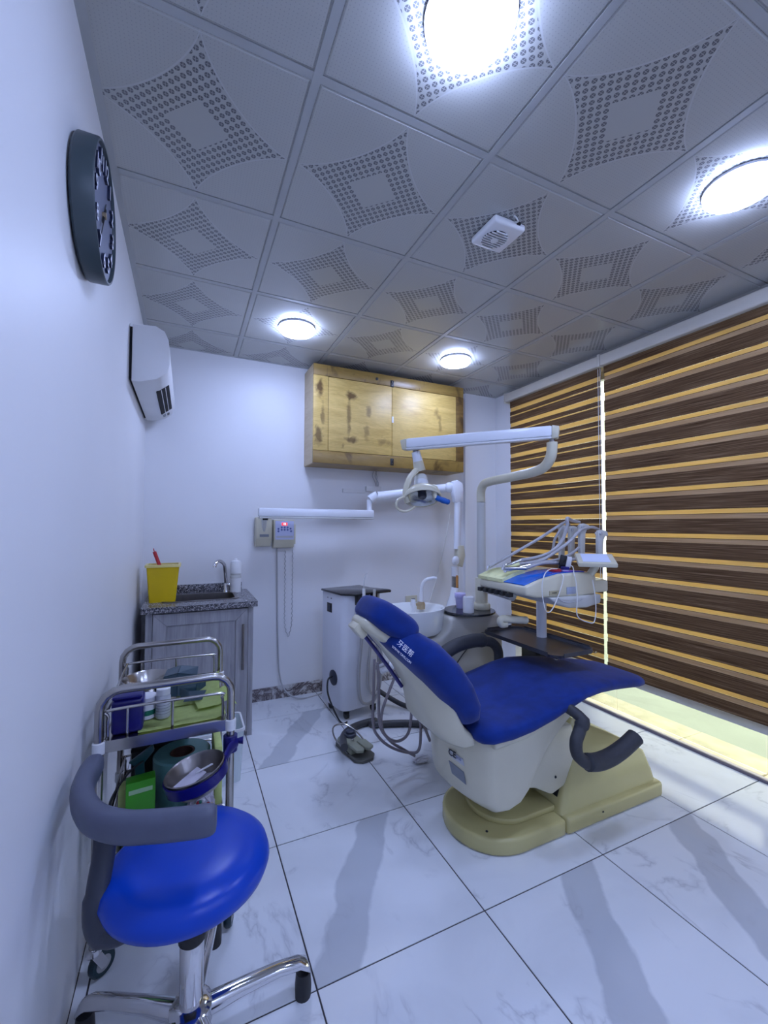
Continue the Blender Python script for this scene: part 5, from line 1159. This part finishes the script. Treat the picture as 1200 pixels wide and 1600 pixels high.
MB().lathe([(0.032, zs+0.058), (0.032, zs+0.074), (0.029, zs+0.076), (0.004, zs+0.076)], (j1.x, 1.62, 0), 24).build('lid', paper_m, jr)
MB().lathe([(0.0303, zs+0.018), (0.0305, zs+0.034)], (j1.x, 1.62, 0), 24).build('label_band', greenbit, jr)
j2 = P(255, 1100, Y=1.60)
bt = thing('squat_bottle', 'white capped bottle with lined label on the trolley top', 'bottle', (j2.x, 1.60, zs+0.004))
MB().lathe([(0.020, zs+0.004), (0.0225, zs+0.007), (0.0225, zs+0.070), (0.020, zs+0.078), (0.014, zs+0.080)], (j2.x, 1.60, 0), 22).build('body', label_m, bt)
MB().lathe([(0.021, zs+0.079), (0.021, zs+0.098), (0.017, zs+0.101), (0.004, zs+0.101)], (j2.x, 1.60, 0), 22).build('cap', white_plastic, bt)
for k in range(5): MB().lathe([(0.0227, zs+0.02+0.009*k), (0.0227, zs+0.0215+0.009*k)], (j2.x, 1.60, 0), 22).build('label_line', label_dark, bt)
b0 = (-0.125, 1.845)
tag(MB().lathe([(0.055, zs+0.001), (0.065, zs+0.003), (0.082, zs+0.062), (0.085, zs+0.066), (0.083, zs+0.067), (0.079, zs+0.062), (0.062, zs+0.006), (0.004, zs+0.004)], (b0[0], b0[1], 0), 36).build('steel_bowl', steel_m, None), 'empty round steel bowl on the far left of the trolley top', 'bowl')
# smoky faceted visor / impression holder
vz = thing('smoky_visor', 'smoky blue folded plastic visor resting behind the bottle on napkins', 'visor', (-0.01, 1.80, zs))
def poly3(nm, pts, th=0.003):
    pts = [Vector(p) for p in pts]; n_ = (pts[1]-pts[0]).cross(pts[2]-pts[0]).normalized()*th
    MB().loft([pts, [p+n_ for p in pts]]).build(nm, smoke_m, vz, 0)
zz = zs+0.0165
poly3('facet', [(-0.065, 1.74, zz), (-0.02, 1.73, zz), (-0.02, 1.75, zz+0.075), (-0.065, 1.76, zz+0.065)])
poly3('facet', [(-0.02, 1.73, zz), (0.04, 1.735, zz), (0.045, 1.75, zz+0.06), (-0.02, 1.75, zz+0.075)])
poly3('facet', [(0.04, 1.735, zz), (0.075, 1.77, zz+0.01), (0.075, 1.78, zz+0.055), (0.045, 1.75, zz+0.06)])
poly3('facet', [(-0.065, 1.76, zz+0.065), (-0.02, 1.75, zz+0.075), (-0.01, 1.81, zz+0.085), (-0.055, 1.81, zz+0.075)])
poly3('facet', [(-0.02, 1.75, zz+0.075), (0.045, 1.75, zz+0.06), (0.05, 1.80, zz+0.075), (-0.01, 1.81, zz+0.085)])
poly3('facet', [(-0.065, 1.74, zz), (-0.065, 1.76, zz+0.065), (-0.055, 1.81, zz+0.075), (-0.055, 1.82, zz)])
poly3('side_tab', [(0.0, 1.66, zz+0.002), (0.06, 1.65, zz+0.004), (0.075, 1.665, zz+0.03), (0.02, 1.68, zz+0.03)])
poly3('side_tab', [(0.02, 1.68, zz+0.03), (0.03, 1.66, zz+0.002), (-0.01, 1.70, zz+0.002), (-0.01, 1.71, zz+0.035)])
# --- on the lower shelf
zl = ZS[1]+0.001
gb = thing('green_carton', 'bright green carton standing on the lower trolley shelf', 'carton', (-0.115, 1.56, zl))
MB().prism([(-0.155, 1.53), (-0.075, 1.54), (-0.080, 1.585), (-0.160, 1.575)], 'z', zl, zl+0.185).bevel(0.002).build('carton', green_m, gb)
MB().prism([(-0.147, 1.5305), (-0.083, 1.5385), (-0.083, 1.5375), (-0.147, 1.5295)], 'z', zl+0.150, zl+0.163).build('pale_stripe', mat('pale_green_print', (0.35, 0.55, 0.3), 0.5, noise=(9, 0.05)), gb, 0)
rl = thing('film_roll', 'big roll of teal barrier film upright on the lower trolley shelf', 'roll', (0.0, 1.71, zl))
MB().lathe([(0.03, zl), (0.092, zl), (0.094, zl+0.004), (0.094, zl+0.165), (0.088, zl+0.171), (0.042, zl+0.169), (0.040, zl+0.06)], (0.0, 1.71, 0), 36).build('film', film_m, rl)
MB().lathe([(0.0395, zl+0.01), (0.0395, zl+0.168), (0.035, zl+0.168), (0.035, zl+0.07), (0.002, zl+0.07)], (0.0, 1.71, 0), 24).build('card_core', card_m, rl)
dk = thing('black_case', 'black case in the shade behind the film roll on the lower shelf', 'case', (-0.08, 1.85, zl))
MB().box(-0.17, 0.02, 1.81, 1.93, zl, zl+0.26).bevel(0.01).build('shell', black_m, dk)
MB().box(-0.17, 0.02, 1.808, 1.812, zl+0.15, zl+0.16).build('seam', dark_gap, dk, 0)
tg = thing('teal_handle_tool', 'dark teal tool leaning between the carton and film roll', 'tool', (-0.09, 1.66, zl))
MB().prism([(-0.16, zl+0.20), (-0.09, zl+0.245), (-0.085, zl+0.225), (-0.115, zl+0.19), (-0.105, zl+0.06), (-0.135, zl+0.06), (-0.142, zl+0.185)], 'y', 1.632, 1.645).bevel(0.003).build('blade', mat('dark_teal', (0.012, 0.07, 0.075), 0.3, noise=(9, 0.1)), tg)
MB().box(-0.138, -0.108, 1.63, 1.647, zl, zl+0.07).build('grip', black_m, tg, 0)
tag(MB().tube(crom([(-0.11, 1.64, zl+0.20), (-0.16, 1.60, zl+0.18), (-0.198, 1.56, zl+0.13), (-0.19, 1.54, zl+0.09), (-0.178, 1.56, zl+0.05), (-0.168, 1.595, zl+0.004)], 7), 0.0035, 7).build('black_lead', black_m, None), 'thin black lead looping beside the green carton', 'cable')
lp2 = thing('lime_packet', 'small lime packet behind the green carton on the lower shelf', 'packet', (-0.185, 1.62, zl))
MB().box(-0.185, -0.150, 1.61, 1.67, zl, zl+0.13).bevel(0.006).build('packet', lime_m, lp2)
sw = thing('candy_print_bag', 'crumpled clear bag with colourful print on the lower shelf right side', 'bag', (0.10, 1.56, zl))
m_ = MB(); m_.ell((0.062, 1.570, zl+0.052), 0.042, 0.036, 0.055, 18, 12); rg = random.Random(9)
for v in m_.bm.verts: v.co += Vector((rg.uniform(-1, 1), rg.uniform(-1, 1), rg.uniform(-1, 1)))*0.008; v.co.z = max(v.co.z, zl); v.co.x = min(v.co.x, X1-0.014)
m_.build('bag', clearbag, sw, 0)
for k in range(9):
    c = (rg.uniform(0.035, 0.09), rg.uniform(1.530, 1.540), zl+rg.uniform(0.02, 0.10))
    MB().ell(c, 0.006, 0.004, 0.006, 8, 6).build('print_spot', (red_m, greenbit, yellow_m, paper_m)[k % 4], sw)
np2 = thing('lime_pad_stack', 'folded lime napkins on the lower shelf beside the film roll', 'napkin', (0.10, 1.70, zl))
MB().box(0.103, 0.129, 1.62, 1.80, zl, zl+0.20).bevel(0.004).build('stack', lime_m, np2)
# --- steel bowl in a navy clamp ring on the near right post
bc0 = P(306, 1190, Y=1.415)
cl = thing('clamp_ring_bowl', 'steel waste bowl held in a navy clamp ring on the trolley post', 'bowl holder', (bc0.x, 1.405, 0.50))
BM = Matrix.Translation((bc0.x, 1.415, 0.570)) @ Matrix.Rotation(math.radians(-13), 4, 'Y')
MB().lathe([(0.040, -0.055), (0.060, -0.050), (0.076, -0.026), (0.083, 0.010), (0.086, 0.013), (0.083, 0.015), (0.079, 0.010), (0.072, -0.024), (0.056, -0.046), (0.004, -0.048)], (0, 0, 0), 40).xf(BM).build('bowl', dullsteel, cl)
MB().lathe([(0.0835, -0.024), (0.089, -0.024), (0.090, 0.006), (0.0845, 0.006)], (0, 0, 0), 40, loop=True).xf(BM).build('clamp_ring', navy_m, cl)
jx = BM @ Vector((0.084, 0.015, -0.008))
MB().tube([jx, (X1-0.005, Y0-0.03, 0.595), (X1+0.018, Y0-0.004, 0.60)], 0.019, 12, flat=0.45).build('clamp_arm', navy_m, cl)
MB().lathe([(0.0128, 0.575), (0.022, 0.575), (0.022, 0.625), (0.0128, 0.625)], (X1, Y0, 0), 20).build('post_clamp', navy_m, cl)
MB().tube([(X1+0.018, Y0, 0.602), (X1+0.040, Y0-0.004, 0.602)], [0.007, 0.012], 10).build('clamp_knob', navy_m, cl)
rg = random.Random(4)
def scrap(lab, m, off, sz_, ang):
    o = thing('waste_wrapper', lab, 'wrapper', BM @ Vector(off), 'waste in the clamped bowl')
    MB().box(-sz_[0], sz_[0], -sz_[1], sz_[1], -0.002, 0.002).xf(BM @ Matrix.Translation(off) @ Matrix.Rotation(ang[0], 4, 'Z') @ Matrix.Rotation(ang[1], 4, 'X')).bevel(0.001, 1).build('wrapper', m, o, 0)
scrap('larger clear wrapper on top of the waste in the clamped bowl', clearbag, (-0.018, -0.008, -0.012), (0.044, 0.020), (0.7, 0.35))
scrap('white torn wrapper at the back of the waste bowl', paper_m, (0.022, 0.022, -0.012), (0.026, 0.012), (0.2, -0.4))
scrap('green plastic scrap at the front of the waste bowl', greenbit, (0.030, -0.030, -0.030), (0.022, 0.014), (1.2, 0.3))
scrap('clear wrapper lying at the bottom of the waste bowl', clearbag, (0.0, 0.015, -0.036), (0.038, 0.024), (-0.5, 0.1))

# ---- white bin on the floor beyond the trolley
wbn = thing('waste_bin', 'low white plastic bin on the floor between trolley and sink cabinet', 'bin', (0.16, 2.41, 0))
def rg4(x0, x1, y0, y1, z): return rr(x0, x1, y0, y1, 0.02, z, 3)
wm_ = mat('pale_aqua_plastic', (0.66, 0.74, 0.76), 0.4, noise=(6, 0.03))
MB().loft([rg4(0.045, 0.275, 2.315, 2.505, 0.0), rg4(0.032, 0.288, 2.302, 2.518, 0.262), rg4(0.037, 0.283, 2.307, 2.513, 0.262), rg4(0.050, 0.270, 2.320, 2.500, 0.005)]).build('bucket', wm_, wbn)
MB().loft([rg4(0.028, 0.292, 2.298, 2.522, 0.258), rg4(0.028, 0.292, 2.298, 2.522, 0.270), rg4(0.037, 0.283, 2.307, 2.513, 0.270), rg4(0.037, 0.283, 2.307, 2.513, 0.258)], cap=False, loop=True).build('rim', white_plastic, wbn)
floorhose('yellow_lead', 'short yellow lead on the floor seen between the hanging tubes', 'cable', [G(590, 1062, 0.006), G(603, 1059, 0.006), G(615, 1056, 0.006), G(630, 1048, 0.006)], 0.005, yellow_tag)

# ================================================================== STOOL
hx, hy = 0.030, 1.185
t = thing('dentist_stool', 'blue padded stool with grey curved armrest and chrome five-star base', 'stool', (hx, hy, 0))
MB().lathe([(0.0, 0.075), (0.045, 0.075), (0.05, 0.085), (0.05, 0.125), (0.035, 0.135), (0.0, 0.135)][1:-1], (hx, hy, 0), 24).build('hub', chrome_m, t)
for k in range(5):
    a = math.radians(4+72*k); d = Vector((math.cos(a), math.sin(a), 0)); n_ = Vector((-d.y, d.x, 0)); c = Vector((hx, hy, 0))
    def leg_ring(r, wz, w2, zc): 
        return [c+d*r+n_*w2*math.cos(2*math.pi*i/12)*1.0+Vector((0, 0, zc+wz*math.sin(2*math.pi*i/12))) for i in range(12)]
    lg = MB().loft([leg_ring(0.03, 0.024, 0.024, 0.105), leg_ring(0.12, 0.018, 0.021, 0.108), leg_ring(0.22, 0.015, 0.019, 0.104), leg_ring(0.275, 0.015, 0.020, 0.094), leg_ring(0.297, 0.017, 0.021, 0.080), leg_ring(0.305, 0.012, 0.016, 0.066)]).build('leg', chrome_m, t, 60)
    e = c+d*0.288
    MB().lathe([(0.020, 0.004), (0.022, 0.0), (0.023, 0.030), (0.020, 0.066)], (e.x, e.y, 0), 16).build('glide', black_m, lg)
MB().lathe([(0.028, 0.13), (0.028, 0.285), (0.026, 0.288)], (hx, hy, 0), 24).build('column', chrome_m, t)
MB().lathe([(0.0285, 0.282), (0.032, 0.286), (0.032, 0.306), (0.028, 0.312), (0.018, 0.313)], (hx, hy, 0), 24).build('column_collar', black_m, t)
MB().lathe([(0.0165, 0.305), (0.0165, 0.44)], (hx, hy, 0), 18).build('piston', steel_m, t)
MB().box(hx-0.10, hx+0.08, hy-0.08, hy+0.08, 0.430, 0.442).bevel(0.004).build('seat_plate', black_m, t)
scx, scy = 0.020, 1.165
MB().lathe([(0.02, 0.441), (0.13, 0.441), (0.165, 0.447), (0.184, 0.462), (0.190, 0.480), (0.184, 0.500), (0.165, 0.516), (0.12, 0.527), (0.06, 0.531), (0.01, 0.532)], (scx, scy, 0), 56).build('seat', blue_vinyl, t, 70)
# armrest post and curved pad
bp = [(-0.09, 1.10, 0.435), (-0.135, 1.105, 0.425), (-0.160, 1.12, 0.445), (-0.165, 1.14, 0.50), (-0.158, 1.165, 0.57), (-0.162, 1.185, 0.64)]
MB().tube(crom(bp, 6), [0.026]*8+[0.031]*10+[0.026]*13, 14, flat=0.75).build('armrest_post', slate_plastic, t)
pad = [P(150, 1192, Z=0.675), P(136, 1215, Z=0.675), P(128, 1245, Z=0.675), P(146, 1278, Z=0.675), P(190, 1292, Z=0.675), P(240, 1291, Z=0.675), P(300, 1285, Z=0.675), P(338, 1279, Z=0.675)]
pc_ = crom(pad, 6); nn = len(pc_)
rings = []; up = Vector((0, 0, 1))
for i, p in enumerate(pc_):
    tg_ = (pc_[min(i+1, nn-1)]-pc_[max(i-1, 0)]).normalized(); sd = tg_.cross(up).normalized(); s_ = 1.0
    e_ = min(i, nn-1-i)
    if e_ < 4: s_ = [0.72, 0.88, 0.96, 0.99][e_]
    rings.append([p+sd*0.024*s_*math.copysign(abs(math.cos(2*math.pi*j/18))**0.7, math.cos(2*math.pi*j/18))+up*0.031*s_*math.copysign(abs(math.sin(2*math.pi*j/18))**0.75, math.sin(2*math.pi*j/18)) for j in range(18)])
MB().loft(rings).build('armrest_pad', grey_vinyl, t, 60)
